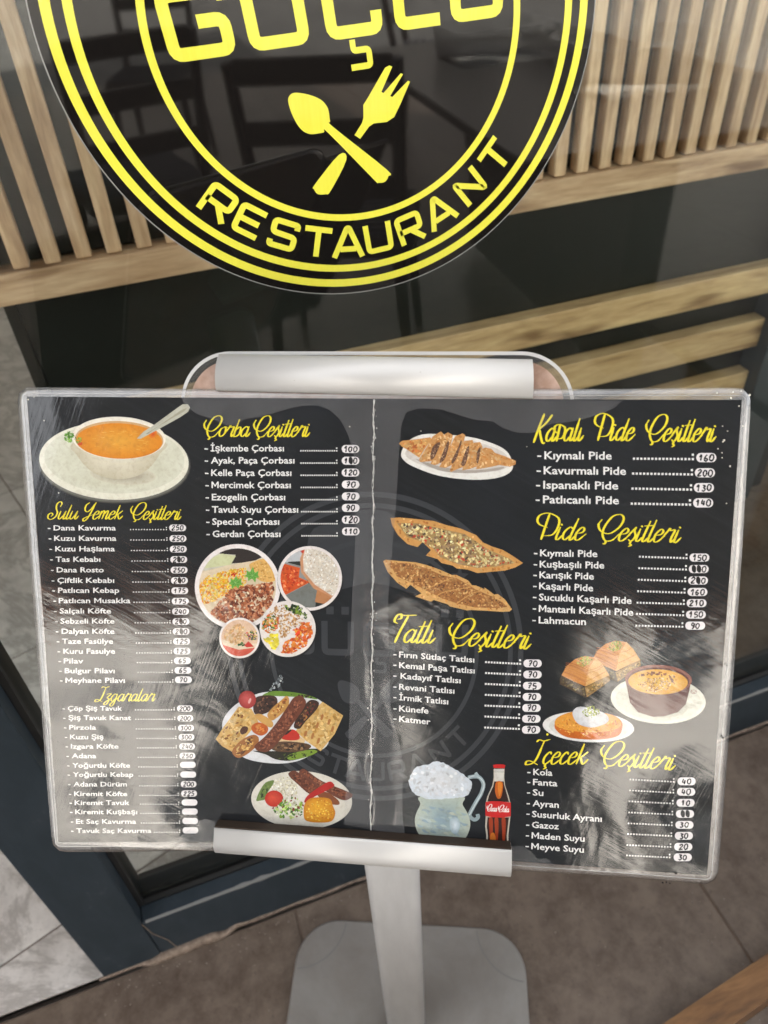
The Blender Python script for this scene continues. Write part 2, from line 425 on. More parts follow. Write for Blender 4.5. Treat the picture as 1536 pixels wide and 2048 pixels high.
# ------------------------------------------------------------------ lettering strokes
BOWL = [(.75, .85), (.45, 1), (.12, .65), (.12, .2), (.4, 0), (.75, .4)]
CED = [(.42, 0), (.40, -.2), (.55, -.32), (.35, -.45)]
SCRIPT = {
 'o': ([[(.55, .97), (.15, .75), (.1, .3), (.4, 0), (.75, .3), (.72, .8), (.5, .98), (.95, .9)]], .9),
 'a': ([BOWL, [(.82, 1), (.76, .15), (.95, .02), (1.2, .4)]], 1.12),
 'r': ([[(-.1, .3), (.2, .85), (.3, 1.15), (.42, .92), (.78, .97), (.72, .3), (.85, 0), (1.1, .4)]], 1.0),
 'b': ([[(.18, 2.1), (.1, .2), (.35, 0), (.7, .25), (.68, .8), (.45, .95), (.15, .6)]], .85),
 'e': ([[(.1, .5), (.55, .6), (.65, .85), (.4, 1), (.1, .6), (.15, .1), (.45, 0), (.95, .5)]], .85),
 'ş': ([[(-.1, .3), (.4, 1.15), (.35, .85), (.62, .4), (.42, 0), (.1, .12)], CED], .72),
 'i': ([[(.12, 1), (.1, .15), (.3, 0), (.6, .4)], [(.16, 1.38), (.15, 1.2)]], .55),
 'ı': ([[(.12, 1), (.1, .15), (.3, 0), (.6, .4)]], .55),
 't': ([[(.18, 2.0), (.1, .2), (.3, 0), (.6, .4)], [(-.2, 1.35), (.65, 1.45)]], .5),
 'l': ([[(.18, 2.15), (.1, .2), (.3, 0), (.6, .4)]], .5),
 'Ç': ([[(-.37, 1.85), (-.48, 1.34), (-.04, .79), (.76, .61), (1.39, 1.22), (1.47, 1.95), (1.06, 2.32), (.45, 2.13), (.13, 1.34), (.15, .61), (.6, 0), (1.2, .02), (1.6, .6)], [(.62, 0), (.72, -.16), (.66, -.32), (.48, -.28)]], 1.62),
 'C': ([[(-.37, 1.85), (-.48, 1.34), (-.04, .79), (.76, .61), (1.39, 1.22), (1.47, 1.95), (1.06, 2.32), (.45, 2.13), (.13, 1.34), (.15, .61), (.6, 0), (1.2, .02), (1.6, .6)]], 1.62),
 'S': ([[(1.05, 1.7), (1.1, 2.15), (.8, 2.4), (.5, 2.1), (.6, 1.5), (.95, .9), (.9, .3), (.45, -.05), (0, .15), (-.1, .6), (.2, .85), (.45, .6), (.3, .35)]], 1.25),
 'Y': ([[(.3, 2.3), (-.05, 1.9), (0, 1.3), (.4, 1.0), (.8, 1.4), (1.1, 2.2)], [(1.15, 2.3), (.95, 1), (.75, .1), (.4, -.3), (.2, 0), (.6, .3), (1.3, .6)]], 1.35),
 'u': ([[(.1, 1), (.06, .25), (.3, 0), (.65, .5), (.76, 1)], [(.78, 1), (.72, .2), (.88, 0), (1.15, .4)]], 1.05),
 'm': ([[(.12, 1), (.1, 0)], [(.1, .5), (.35, 1), (.56, .88), (.54, 0)], [(.56, .5), (.85, 1), (1.04, .88), (1.0, .15), (1.15, 0), (1.4, .4)]], 1.35),
 'k': ([[(.18, 2.1), (.1, 0)], [(.8, 1.05), (.35, .6), (.12, .5)], [(.3, .58), (.7, 0), (1.05, .4)]], .98),
 'I': ([[(-.1, 2.05), (.1, 2.25), (.55, 2.15), (1.1, 2.3)], [(.6, 2.15), (.5, .6), (.25, .05), (-.3, -.1), (-.35, .2), (0, .25), (.8, -.1)]], 1.1),
 'İ': ([[(-.1, 2.05), (.1, 2.25), (.55, 2.15), (1.1, 2.3)], [(.6, 2.15), (.5, .6), (.25, .05), (-.3, -.1), (-.35, .2), (0, .25), (.8, -.1)], [(.66, 2.85), (.65, 2.68)]], 1.1),
 'z': ([[(0, .9), (.25, 1.05), (.65, 1.0), (.25, .5), (.62, .25), (.5, -.4), (.15, -.5), (.1, -.2), (.9, .45)]], .85),
 'g': ([BOWL, [(.82, 1), (.75, -.4), (.45, -.7), (.25, -.4), (1.1, .45)]], 1.1),
 'K': ([[(.35, 2.4), (.15, 1.2), (0, -.1)], [(1.25, 2.3), (.8, 1.6), (.12, 1.0)], [(.25, 1.1), (.55, .5), (1.0, -.15), (1.25, -.1)]], 1.15),
 'P': ([[(.25, 2.26), (.3, 1.1), (.36, -.05)], [(.54, 1.04), (-.22, 1.28), (-.59, 1.65), (-.53, 2.13), (.14, 2.32), (1.15, 1.9), (1.41, 1.16), (1.19, .43), (.4, .3)]], 1.5),
 'd': ([BOWL, [(.88, 2.1), (.76, .15), (.95, .02), (1.2, .4)]], 1.12),
 'T': ([[(.05, 1.6), (-.3, 1.8), (-.25, 2.3), (.05, 2.4), (.15, 2.05), (-.1, 1.95)], [(-.2, 2.38), (.3, 2.3), (1.35, 2.35)], [(.7, 2.32), (.5, 1), (.42, -.05)]], 1.0),
 'c': ([[(.62, .8), (.4, 1), (.1, .6), (.12, .15), (.4, 0), (.9, .45)]], .78),
 'ç': ([[(.62, .8), (.4, 1), (.1, .6), (.12, .15), (.4, 0), (.9, .45)], CED], .78),
 '-': ([[(.1, .8), (.5, .85)]], .6),
}
SCRIPT['p'] = ([[(x * .62, y * .62) for x, y in st] for st in SCRIPT['P'][0]], .85)

def script_word(word, shear=.36):
    out = []; x = 0
    for ch in word:
        st, adv = SCRIPT[ch]
        if ch.islower() and ch != 'p': st = [[(a * 1.0, b * 1.12 if b < 1 else 1.12 + (b - 1) * .72) for a, b in p] for p in st]; adv *= .97
        for p in st:
            q = catmull([(x + a + b * shear, b) for a, b in p], 6)
            out.append(q)
        x += adv
    return out, x

def heading(pr, word, p0, p1, cap, col=(252, 232, 40), thick=.25, thin=.07, z=None, ysign=-1):
    """lay one script word between two baseline points; cap = capital height"""
    st, wd = script_word(word); xs = [q.x for s_ in st for q in s_]; x0, x1 = min(xs), max(xs)
    a = Vector(p0); b = Vector(p1); ex = (b - a) / (x1 - x0); ln = ex.normalized(); ey = Vector((ln.y, -ln.x)) * (cap / 2.35)
    if ysign > 0: ey = -ey
    for s_ in st:
        P = [a + ex * (q.x - x0) + ey * q.y for q in s_]
        sc = cap / 2.35
        def wf(t, d, sc=sc):
            v = d.dot(ey.normalized()); e = 1.0 if .06 < t < .94 else .6
            return sc * (thin + (thick - thin) * abs(min(1, abs(v) * 1.05)) ** 1.8 * (1 if v < 0 or True else .5)) * e
        pr.ribbon(P, wf, col, z)

# techno lettering: unit box 1 x .93, stroke .19
T_W = .19
TECH = {
 'G': ([[(.95, .70), (.95, .835), (.1, .835), (.1, .095), (.9, .095), (.9, .48), (.52, .48)]], 1),
 'U': ([[(.1, .93), (.1, .095), (.9, .095), (.9, .93)]], 1),
 'C': ([[(.93, .62), (.93, .835), (.1, .835), (.1, .095), (.93, .095), (.93, .33)]], 1),
 'L': ([[(.1, .93), (.1, .095), (.92, .095)]], .95),
 'R': ([[(.1, 0), (.1, .835), (.88, .835), (.88, .40), (.1, .40)], [(.50, .40), (.92, 0)]], 1),
 'E': ([[(.95, .835), (.1, .835), (.1, .095), (.95, .095)], [(.1, .465), (.85, .465)]], .98),
 'S': ([[(.93, .68), (.93, .835), (.1, .835), (.1, .48), (.92, .45), (.92, .095), (.08, .095), (.08, .25)]], 1),
 'T': ([[(0, .835), (1, .835)], [(.5, .835), (.5, 0)]], .98),
 'A': ([[(0, 0), (.46, .90), (.54, .90), (1, 0)], [(.22, .26), (.78, .26)]], 1),
 'N': ([[(.1, 0), (.1, .86), (.9, .07), (.9, .93)]], 1),
}
SPOON = [(-.227, -.202), (-.205, -.191), (-.159, -.2), (-.113, -.221), (-.089, -.253), (-.086, -.298), (-.074, -.322), (.121, -.498), (.125, -.524), (.108, -.544), (.08, -.544), (.064, -.53), (-.098, -.339), (-.116, -.335), (-.166, -.336), (-.2, -.315), (-.223, -.268), (-.232, -.224)]
FORK = [(.159, -.13), (.17, -.135), (.121, -.216), (.129, -.22), (.201, -.159), (.21, -.163), (.154, -.233), (.163, -.236), (.228, -.186), (.236, -.19), (.195, -.261), (.165, -.307), (.134, -.322), (.082, -.322), (.062, -.332), (.023, -.372), (.002, -.356), (.035, -.317), (.043, -.299), (.047, -.254), (.065, -.233), (.142, -.136)]
HANDLE = [(-.066, -.42), (-.04, -.443), (-.116, -.552), (-.139, -.562), (-.169, -.558), (-.181, -.538), (-.176, -.52)]

def rot2(p, a): c, s = math.cos(a), math.sin(a); return (p[0] * c - p[1] * s, p[0] * s + p[1] * c)

def ring_mesh(r0, r1, n=160):
    vs = []; fs = []
    for k in range(n):
        t = math.tau * k / n; vs += [(r0 * math.cos(t), r0 * math.sin(t)), (r1 * math.cos(t), r1 * math.sin(t))]
        a = 2 * k; b = 2 * ((k + 1) % n); fs.append((a, a + 1, b + 1, b))
    return vs, fs

def smooth_closed(P, n=5):
    P = [Vector(p) for p in P]; m_ = len(P); out = []
    for i in range(m_):
        a, b, c, d = P[i - 1], P[i], P[(i + 1) % m_], P[(i + 2) % m_]
        for k in range(n):
            t = k / n; out.append(tuple(.5 * ((2 * b) + (c - a) * t + (2 * a - 5 * b + 4 * c - d) * t * t + (3 * b - a - 3 * c + d) * t ** 3)))
    return out

def logo_pieces(rot=3.2, word=('G', 'Ü', 'Ç', 'L', 'Ü'), hat=True):
    """unit circle design -> list of (name, verts, faces)"""
    a = R_(rot); out = []
    for r0, r1 in ((.932, .965), (.868, .898), (.655, .682)): out.append(('ring', *ring_mesh(r0, r1)))
    xs = [(-.612, .232), (-.338, .215), (-.064, .202), (.192, .185), (.404, .209)]; H = .215
    for ch, (x0, wd) in zip(word, xs):
        base = {'Ü': 'U', 'Ç': 'C'}.get(ch, ch); vs = []; fs = []
        def add(v, f):
            k = len(vs); vs.extend(v); fs.extend(tuple(k + q for q in g_) for g_ in f)
        for st in TECH[base][0]:
            v, f = polystroke([(x0 + p[0] * wd, -.036 + p[1] * H / .93) for p in st], T_W * .215, rad=.028); add(v, f)
        if ch == 'Ü':
            for q in (.27, .73):
                cx, cy = x0 + wd * q, -.036 + H + .066; add([(cx - .024, cy - .024), (cx + .024, cy - .024), (cx + .024, cy + .024), (cx - .024, cy + .024)], [(0, 1, 2, 3)])
        if ch == 'Ç':
            v, f = polystroke([(x0 + .088, -.04), (x0 + .088, -.075), (x0 + .145, -.075), (x0 + .145, -.128), (x0 + .072, -.128)], .021, rad=.012); add(v, f)
        out.append(('letter', [rot2(p, a) for p in vs], fs))
    angs = [-138.6, -128.9, -118.4, -107.9, -98.3, -88.5, -77.9, -67.2, -55.0, -43.2]
    for ch, an in zip('RESTAURANT', angs):
        wd = .122 if ch in 'RUAN' else .112; hh = .127; vs = []; fs = []
        for st in TECH[ch][0]:
            v, f = polystroke([((p[0] - .5) * wd, p[1] * hh / .93) for p in st], .0235, rad=.016); k = len(vs)
            vs += v; fs += [tuple(k + q for q in g_) for g_ in f]
        t = R_(an + rot) + math.pi / 2
        vs = [rot2((x, y - .836), t) for x, y in vs]; out.append(('letter', vs, fs))
    for nm, P in (('spoon_print', SPOON), ('fork_print', FORK), ('fork_handle_print', HANDLE)):
        q = smooth_closed(P, 4) if nm != 'fork_print' else P
        out.append((nm, [rot2(p, 0) for p in q], [tuple(range(len(q)))]))
    if hat:
        hp = smooth_closed([(-.30, .36), (-.30, .50), (-.42, .60), (-.38, .74), (-.22, .78), (-.10, .85), (.08, .85), (.2, .77), (.36, .74), (.42, .60), (.30, .50), (.30, .36), (0, .42)], 4)
        out.append(('hat_print', hp, [tuple(range(len(hp)))]))
        for sx in (-1, 1):
            st = []
            for k in range(10):
                r = .06 if k % 2 == 0 else .026; t = math.tau * k / 10 + math.pi / 2; st.append((sx * .55 + r * math.cos(t), .47 + r * math.sin(t)))
            out.append(('star_print', st, [tuple(range(10))]))
    return out

def levels(n, fs):      # height level of each vertex: one step per separate stroke
    par = list(range(n))
    def find(a):
        while par[a] != a: par[a] = par[par[a]]; a = par[a]
        return a
    for f in fs:
        for q in f[1:]: par[find(q)] = find(f[0])
    ids = {}; return [ids.setdefault(find(i), len(ids)) for i in range(n)]

DIG = {
 '0': [[(.5, 1), (.12, .75), (.1, .25), (.5, 0), (.88, .3), (.85, .8), (.45, 1)]],
 '1': [[(.15, .6), (.55, 1), (.5, 0)]],
 '2': [[(.1, .75), (.5, 1), (.85, .75), (.1, 0), (.95, .05)]],
 '3': [[(.1, .95), (.8, .85), (.4, .55), (.85, .3), (.45, 0), (.05, .1)]],
 '4': [[(.3, 1), (.1, .35), (.9, .4)], [(.7, .8), (.6, 0)]],
 '5': [[(.85, .95), (.3, .95), (.2, .55), (.75, .5), (.75, .1), (.1, 0)]],
 '6': [[(.7, 1), (.2, .6), (.15, .1), (.6, 0), (.8, .35), (.2, .4)]],
 '7': [[(.05, .9), (.85, .95), (.35, 0)], [(.25, .5), (.75, .5)]],
 '8': [[(.8, .85), (.4, 1), (.2, .75), (.8, .3), (.45, 0), (.15, .3), (.8, .85)]],
 '9': [[(.8, .8), (.4, 1), (.15, .7), (.5, .5), (.8, .85), (.7, .3), (.3, 0)]],
}
_tcache = {}
def text_geo(s, bold=.016):
    """flat outline of a line of type (built-in typeface): verts, faces, width, cap height"""
    if s in _tcache: return _tcache[s]
    c = bpy.data.curves.new('type', 'FONT'); c.body = s; c.offset = bold; c.resolution_u = 2; c.size = 1
    o = bpy.data.objects.new('type', c); C.objects.link(o); dg = bpy.context.evaluated_depsgraph_get(); dg.update()
    me = o.evaluated_get(dg).to_mesh(); vs = [(v.co.x, v.co.y) for v in me.vertices]; fs = [tuple(p.vertices) for p in me.polygons]
    o.evaluated_get(dg).to_mesh_clear(); bpy.data.objects.remove(o); bpy.data.curves.remove(c)
    xs = [v[0] for v in vs]; r = (vs, fs, min(xs), max(xs)); _tcache[s] = r; return r
CAPH = .73
_raw_geo = text_geo
def text_geo(s):      # the heavy capital M is drawn as four strokes so that it stays open at small sizes
    if 'M' not in s: return _raw_geo(s)
    i = s.index('M'); pre, post = s[:i], s[i + 1:]; full = _raw_geo(s); m_ = _raw_geo('M'); pm = _raw_geo(pre + 'M') if pre else m_
    q = _raw_geo(post); x1 = pm[3]; x0 = x1 - (m_[3] - m_[2]); H = .70; w_ = .125; vs = []; fs = []
    def add(v, f, dx=0):
        k = len(vs); vs.extend((a + dx, b) for a, b in v); fs.extend(tuple(k + c for c in g_) for g_ in f)
    if pre: g = _raw_geo(pre.rstrip()); add(g[0], g[1])
    add([(x0, 0), (x0 + w_, 0), (x0 + w_, H), (x0, H)], [(0, 1, 2, 3)]); add([(x1 - w_, 0), (x1, 0), (x1, H), (x1 - w_, H)], [(0, 1, 2, 3)])
    c = (x0 + x1) / 2; add([(x0 + w_, H), (x0 + w_, H - .20), (c, .13), (x1 - w_, H - .20), (x1 - w_, H), (c, .30)], [(0, 1, 2, 5), (5, 2, 3, 4)])
    add(q[0], q[1], full[3] - q[3]); return vs, fs, min(v[0] for v in vs), full[3]

# ------------------------------------------------------------------ the setting: floors
ground = mesh('street', [(-40, -60, -.05), (40, -60, -.05), (40, 12, -.05), (-40, 12, -.05)], [(0, 1, 2, 3)], M_STREET); tag(ground, kind='structure')
YW = .54                     # front face of the window frame
def tiles(name, m, rng, z, th, size, org, ang, keep, gap=.0035, jz=-.002, matj=M_JOINT):
    """a tiled floor: joint bed plus one child per tile, each clipped to the floor's outline"""
    bed = MB(); bed.prism(keep, z - th - .004, z - .0022); b = bed.build(name, matj); tag(b, kind='structure')
    ca, sa = math.cos(ang), math.sin(ang); cache = {}
    for i in range(rng[0], rng[1]):
        for j in range(rng[2], rng[3]):
            q = [(i * size + gap / 2, j * size + gap / 2), ((i + 1) * size - gap / 2, j * size + gap / 2), ((i + 1) * size - gap / 2, (j + 1) * size - gap / 2), (i * size + gap / 2, (j + 1) * size - gap / 2)]
            q = [(org[0] + x * ca - y * sa, org[1] + x * sa + y * ca) for x, y in q]
            out = q
            n = len(keep)
            for k in range(n):
                a = keep[k]; c = keep[(k + 1) % n]; ex, ey = c[0] - a[0], c[1] - a[1]; inp = out; out = []
                sd_ = lambda p: ex * (p[1] - a[1]) - ey * (p[0] - a[0])
                for t_ in range(len(inp)):
                    p = inp[t_]; r = inp[t_ - 1]; sp, sr = sd_(p), sd_(r)
                    if (sp >= 0) != (sr >= 0): tt = sr / (sr - sp); out.append((r[0] + tt * (p[0] - r[0]), r[1] + tt * (p[1] - r[1])))
                    if sp >= 0: out.append(p)
                if len(out) < 3: break
            if len(out) < 3: continue
            cx = sum(p[0] for p in out) / len(out); cy = sum(p[1] for p in out) / len(out)
            def shrink(k): return [(p[0] + (cx - p[0]) * k, p[1] + (cy - p[1]) * k) for p in out]
            mb = MB(); dz = random.uniform(-.0004, .0004)
            mb.loft([[(x, y, z - th) for x, y in out], [(x, y, z - .0012 + dz) for x, y in out], [(x, y, z + dz) for x, y in shrink(.004)]])
            mb.build('tile', m, b)
    return b
TS = .617
tiles('terrace_floor', M_BROWN, (-6, 8, -11, 0), 0, .012, TS, (-.022, YW - .006), 0, [(-3.6, -6.2), (4.6, -6.2), (4.6, YW - .006), (-3.6, YW - .006)])
tiles('shop_floor', M_MARBLE, (-8, 8, -7, 9), .002, .012, .6, (-.10, .735), R_(18.5), [(-3.6, YW + .002), (4.6, YW + .002), (4.6, 4.2), (-3.6, 4.2)])
# brown tiles stand in for the shaded inner floor, beyond the counter's right end
tiles('shaded_corner_floor', M_BROWN, (0, 3, 0, 6), .0165, .010, .6, (.80, .66), R_(-24), [(.55, .64), (3.2, .64), (3.2, 3.2), (1.25, 3.2)])

gr_ = MB()
for k in range(420):
    x = random.uniform(-.32, .75); y = random.uniform(.0, YW - .012) if random.random() < .6 else YW - .008 - abs(random.gauss(0, .02)); r = random.uniform(.0004, .0013)
    gr_.loft([[(x + r * math.cos(t_), y + r * math.sin(t_), .0003) for t_ in (0, 1.7, 3.3, 4.9)], [(x + r * .5 * math.cos(t_), y + r * .5 * math.sin(t_), .0004 + r) for t_ in (0, 1.7, 3.3, 4.9)]])
tag(gr_.build('floor_grit', mat('pale_grit', (.30, .26, .22), .9)), 'pale grit and crumbs scattered on the brown floor tiles', 'grit', kind='stuff')

# ------------------------------------------------------------------ shop window
win = empty('shop_window', (.3, YW, 0)); tag(win, 'slate grey aluminium shop window with black gasket and scuffed sill', 'window')
def wpart(name, boxes, m, bev=0.0):
    mb = MB()
    for a, b in boxes: mb.box((a[0] - .3, a[1] - YW, a[2]), (b[0] - .3, b[1] - YW, b[2]), bev)
    return mb.build(name, m, win)
wpart('frame_post', [((-.318, YW, .002), (-.232, YW + .026, 2.4))], M_FRAME, .0015)
wpart('frame_post', [((2.0, YW, .002), (2.09, YW + .026, 2.4))], M_FRAME, .0015)
wpart('frame_sill', [((-.2312, YW + .0006, .002), (1.9995, YW + .026, .121))], M_FRAME, .0015)
wpart('frame_head', [((-.2312, YW + .0006, 2.3), (1.9995, YW + .026, 2.4))], M_FRAME, .0015)
wpart('gasket', [((-.232, YW + .0262, .110), (-.2255, YW + .034, 2.3)), ((1.99, YW + .0262, .110), (2.0, YW + .034, 2.3)), ((-.2253, YW + .0262, .112), (1.99, YW + .034, .1225))], M_GASKET_SHADE)
wpart('inner_frame', [((-.318, YW + .0405, .003), (-.2295, YW + .075, 2.4)), ((1.9, YW + .0405, .003), (2.0, YW + .075, 2.4)), ((-.229, YW + .0405, .003), (1.899, YW + .075, .1215))], M_GASKET_SHADE, .001)  # inner frame coloured black for its unlit side
pane = wpart('glass_pane', [((-.2345, YW + .0342, .10), (2.0, YW + .0402, 2.32))], M_GLASS)
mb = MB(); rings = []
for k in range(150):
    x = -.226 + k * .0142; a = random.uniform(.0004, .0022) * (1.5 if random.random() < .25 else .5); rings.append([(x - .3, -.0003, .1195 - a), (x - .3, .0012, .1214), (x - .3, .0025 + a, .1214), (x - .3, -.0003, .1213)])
mb.loft(rings); tag(mb.build('worn_glint_edge', mat('worn_aluminium_glint', (.20, .20, .195), .5), win), 'scuffed metal and painted glint along the top edge of the sill')  # wear, with the highlight of the sill edge put into the colour
# weld line of the mitre, and mortar smeared along the foot
mb = MB(); q = [(-.2318, .118), (-.226, .080), (-.212, .042), (-.2065, .006)]
for (x0, z0), (x1, z1) in zip(q, q[1:]):
    mb.loft([[(x0 - .3 - .0004, -.0003, z0), (x0 - .3 + .0004, -.0003, z0), (x0 - .3 + .0004, .001, z0), (x0 - .3 - .0004, .001, z0)], [(x1 - .3 - .0004, -.0003, z1), (x1 - .3 + .0004, -.0003, z1), (x1 - .3 + .0004, .001, z1), (x1 - .3 - .0004, .001, z1)]])
mb.build('mitre_joint', M_GROUT, win)
mb = MB(); rings = []
for k in range(120):
    x = -.325 + k * .0192; h_ = .002 + .003 * random.random() + (.008 if -.24 < x < -.10 and random.random() < .6 else 0); d = .002 + .003 * random.random() + (.006 if -.25 < x < -.12 else 0)
    rings.append([(x - .3, 0.0015, 0.0), (x - .3, -d, 0.0), (x - .3, -d * .5, h_ * .7), (x - .3, .0015, h_)])
mb.loft(rings); tag(mb.build('mortar_line', M_GROUT, win, True), 'rough mortar smeared along the foot of the frame')

# ------------------------------------------------------------------ round sticker on the glass
GY = YW + .0336
R0 = .1945; CX, CZ = .177 - .0213 * R0, 1.174 - .0238 * R0
S2 = ((.9954 * .196, -.0320 * .196), (-.0320 * .196, .9629 * .196))
stk = empty('window_sticker', (CX, GY, CZ), Matrix(((1, 0, 0), (0, 0, -1), (0, 1, 0)))); tag(stk, 'big round black and yellow restaurant sticker on the window glass', 'sticker')
def smap(x, y): return (S2[0][0] * x + S2[0][1] * y, S2[1][0] * x + S2[1][1] * y)
def sdisc(name, r, z, m, r0=0.0):
    n = 160; vs = [(*smap(r * math.cos(math.tau * k / n), r * math.sin(math.tau * k / n)), z) for k in range(n)]
    return mesh(name, vs, [tuple(range(n))], m, stk)
sdisc('clear_edge', 1.0005, .0004, M_VINYLW); sdisc('black_disc', .996, .0006, M_VINYLB)
for nm, vs, fs in logo_pieces():
    lv = levels(len(vs), fs) if nm == 'letter' else [0] * len(vs)
    mesh(nm, [(*smap(*p), .00085 + .00003 * lv[i]) for i, p in enumerate(vs)], fs, M_VINYLY, stk)

# ------------------------------------------------------------------ slatted counter inside
YC = 1.10
cnt = empty('slatted_counter', (.5, YC, 0)); tag(cnt, 'oak slatted bar counter behind the window with black lower front', 'counter')
def cpart(name, a, b, m, bev=0.0, par=cnt):
    mb = MB(); mb.box((a[0], a[1], a[2]), (b[0], b[1], b[2]), bev); o = mb.build(name, m, par); return o
def catw(o, x, y, z): o.location = (x - .5, y - YC, z); return o
P0 = .0412
proto = None
for k in range(-3, 35):
    x = -.146 + k * P0
    if x > 1.56: break
    if proto is None:
        mb = MB(); mb.box((-.0105, 0, 0), (.0105, .024, 1.3), .0016); proto = mb.build('vertical_slat', M_OAKV, cnt); o = proto
    else: o = proto.copy(); C.objects.link(o); o.parent = cnt
    catw(o, x, YC + .002, .8605)
catw(cpart('black_backing', (-.9, .0265, .862), (1.2, .045, 2.3), M_BLACK), .5, YC, 0)
catw(cpart('rail', (-.9, -.006, .8165), (1.35, .05, .8588), M_OAKH, .0012), .5, YC, 0)
catw(cpart('black_front', (-.674, .03, .02), (.697, .048, .8155), M_BLACK, .001), .5, YC, 0)
catw(cpart('end_panel', (-.692, .028, .012), (-.675, .30, .8155), M_BLACK, .001), .5, YC, 0)
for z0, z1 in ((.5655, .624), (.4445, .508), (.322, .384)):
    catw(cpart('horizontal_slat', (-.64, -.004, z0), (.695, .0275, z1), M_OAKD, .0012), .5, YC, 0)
catw(cpart('corner_post', (.6975, -.03, .012), (.79, .06, .8158), M_DARKGREEN, .002), .5, YC, 0)
catw(cpart('post_shadow_box', (.7905, .0, .012), (.85, .06, .8158), M_GASKET_SHADE), .5, YC, 0)  # black box stands in for the shadow beside the post
shop = empty('shop_building', (0, .8, 0)); tag(shop, 'cream rendered shop building around and above the window', 'building')
for nm, a_, b_ in (('back_wall', (-3.7, 4.2, 0), (4.7, 4.4, 2.6)), ('side_wall', (-3.9, .58, 0), (-3.701, 4.4, 2.6)), ('side_wall', (4.701, .58, 0), (4.9, 4.4, 2.6)),
                   ('ceiling', (-3.9, .545, 2.601), (4.9, 4.4, 2.8)), ('front_wall', (-3.9, YW, 2.801), (4.9, YW + .25, 5.4)), ('lintel', (-3.9, YW, 2.402), (4.9, YW + .08, 2.6005))):
    mb = MB(); mb.box((a_[0], a_[1] - .8, a_[2]), (b_[0], b_[1] - .8, b_[2])); mb.build(nm, M_WALL, shop)

# ------------------------------------------------------------------ menu stand
MT = Vector((-.0822824, .445561, 1.01678748)); R1 = Vector((.915679, -.40178, -.010224)); R2 = Vector((-.222035, -.4845, -.846144))
R1.normalize(); R2 = (R2 - R2.dot(R1) * R1).normalized(); NM = -R1.cross(R2)
MM = Matrix((R1, -R2, NM)).transposed()        # card axes: x along the card, y up the card, z out of it
def M(u, v):      # where a measured mark of the photograph lies on the card, in card metres
    d = (XA * ((u - 768) / F) + YD * ((v - 1024) / F) + ZF); t = (MT - CAM).dot(NM) / d.dot(NM); P = CAM + d * t - MT
    return (P.dot(R1), -P.dot(R2))
def W(l): return MT + R1 * l[0] - R2 * l[1] + NM * l[2]

stand = empty('menu_stand', (.088, .324, 0)); tag(stand, 'white floor menu stand with rounded base plate and aluminium clamp rails', 'menu stand')
SO = Vector((.088, .324, 0)); e1 = Vector((R1.x, R1.y)).normalized(); e2 = Vector((-e1.y, e1.x))
def st2(a, b): return (e1.x * a + e2.x * b, e1.y * a + e2.y * b)
mb = MB(); pl = rrect(-.171, -.215, .173, .131, .062, 12)
mb.loft([[(*st2(x * k, y * k + (1 - k) * -.04), z) for x, y in pl] for k, z in ((.997, .002), (1, .003), (1, .0075), (.995, .0095), (.985, .0105))])
mb.build('base_plate', M_PLATE, stand)
M_RING = mat('pressed_ring_mark', (.17, .165, .16), .5)
for cx, cy, a0 in ((-.171, .131, 0), (.173, .131, 0)):
    vs = []; fs = []; n = 60; sgn = 1 if cx < 0 else -1
    for k in range(n + 1):
        t = R_(-86 + 82 * k / n) if sgn > 0 else R_(184 + 82 * k / n); 
        for r in (.0705, .0722): vs.append((*st2(cx + r * math.cos(t), cy + r * math.sin(t)), .01065))
        if k: a = 2 * k; fs.append((a - 2, a - 1, a + 1, a))
    mesh('ring_mark', vs, fs, M_RING, stand)
prof = rrect(-.026, -.017, .026, .017, .009, 6)
mb = MB(); mb.loft([[(*st2(x, y), z) for x, y in prof] for z in (.0106, .86)]); po = mb.build('pole', M_STEEL, stand, True)
po.data.polygons[-1].use_smooth = False; po.data.polygons[-2].use_smooth = False

def on_card(name, vs, fs, m, smooth=False, par=stand):      # card-space geometry as a part of the stand
    return mesh(name, [W(v) - SO for v in vs], fs, m, par, smooth)
# bracket between pole and back plate
c0 = M(778, 1100)
mb = MB(); mb.box((c0[0] - .03, c0[1] - .03, -.045), (c0[0] + .03, c0[1] + .05, -.0145)); on_card('tilt_bracket', mb.v, mb.f, M_STEEL)
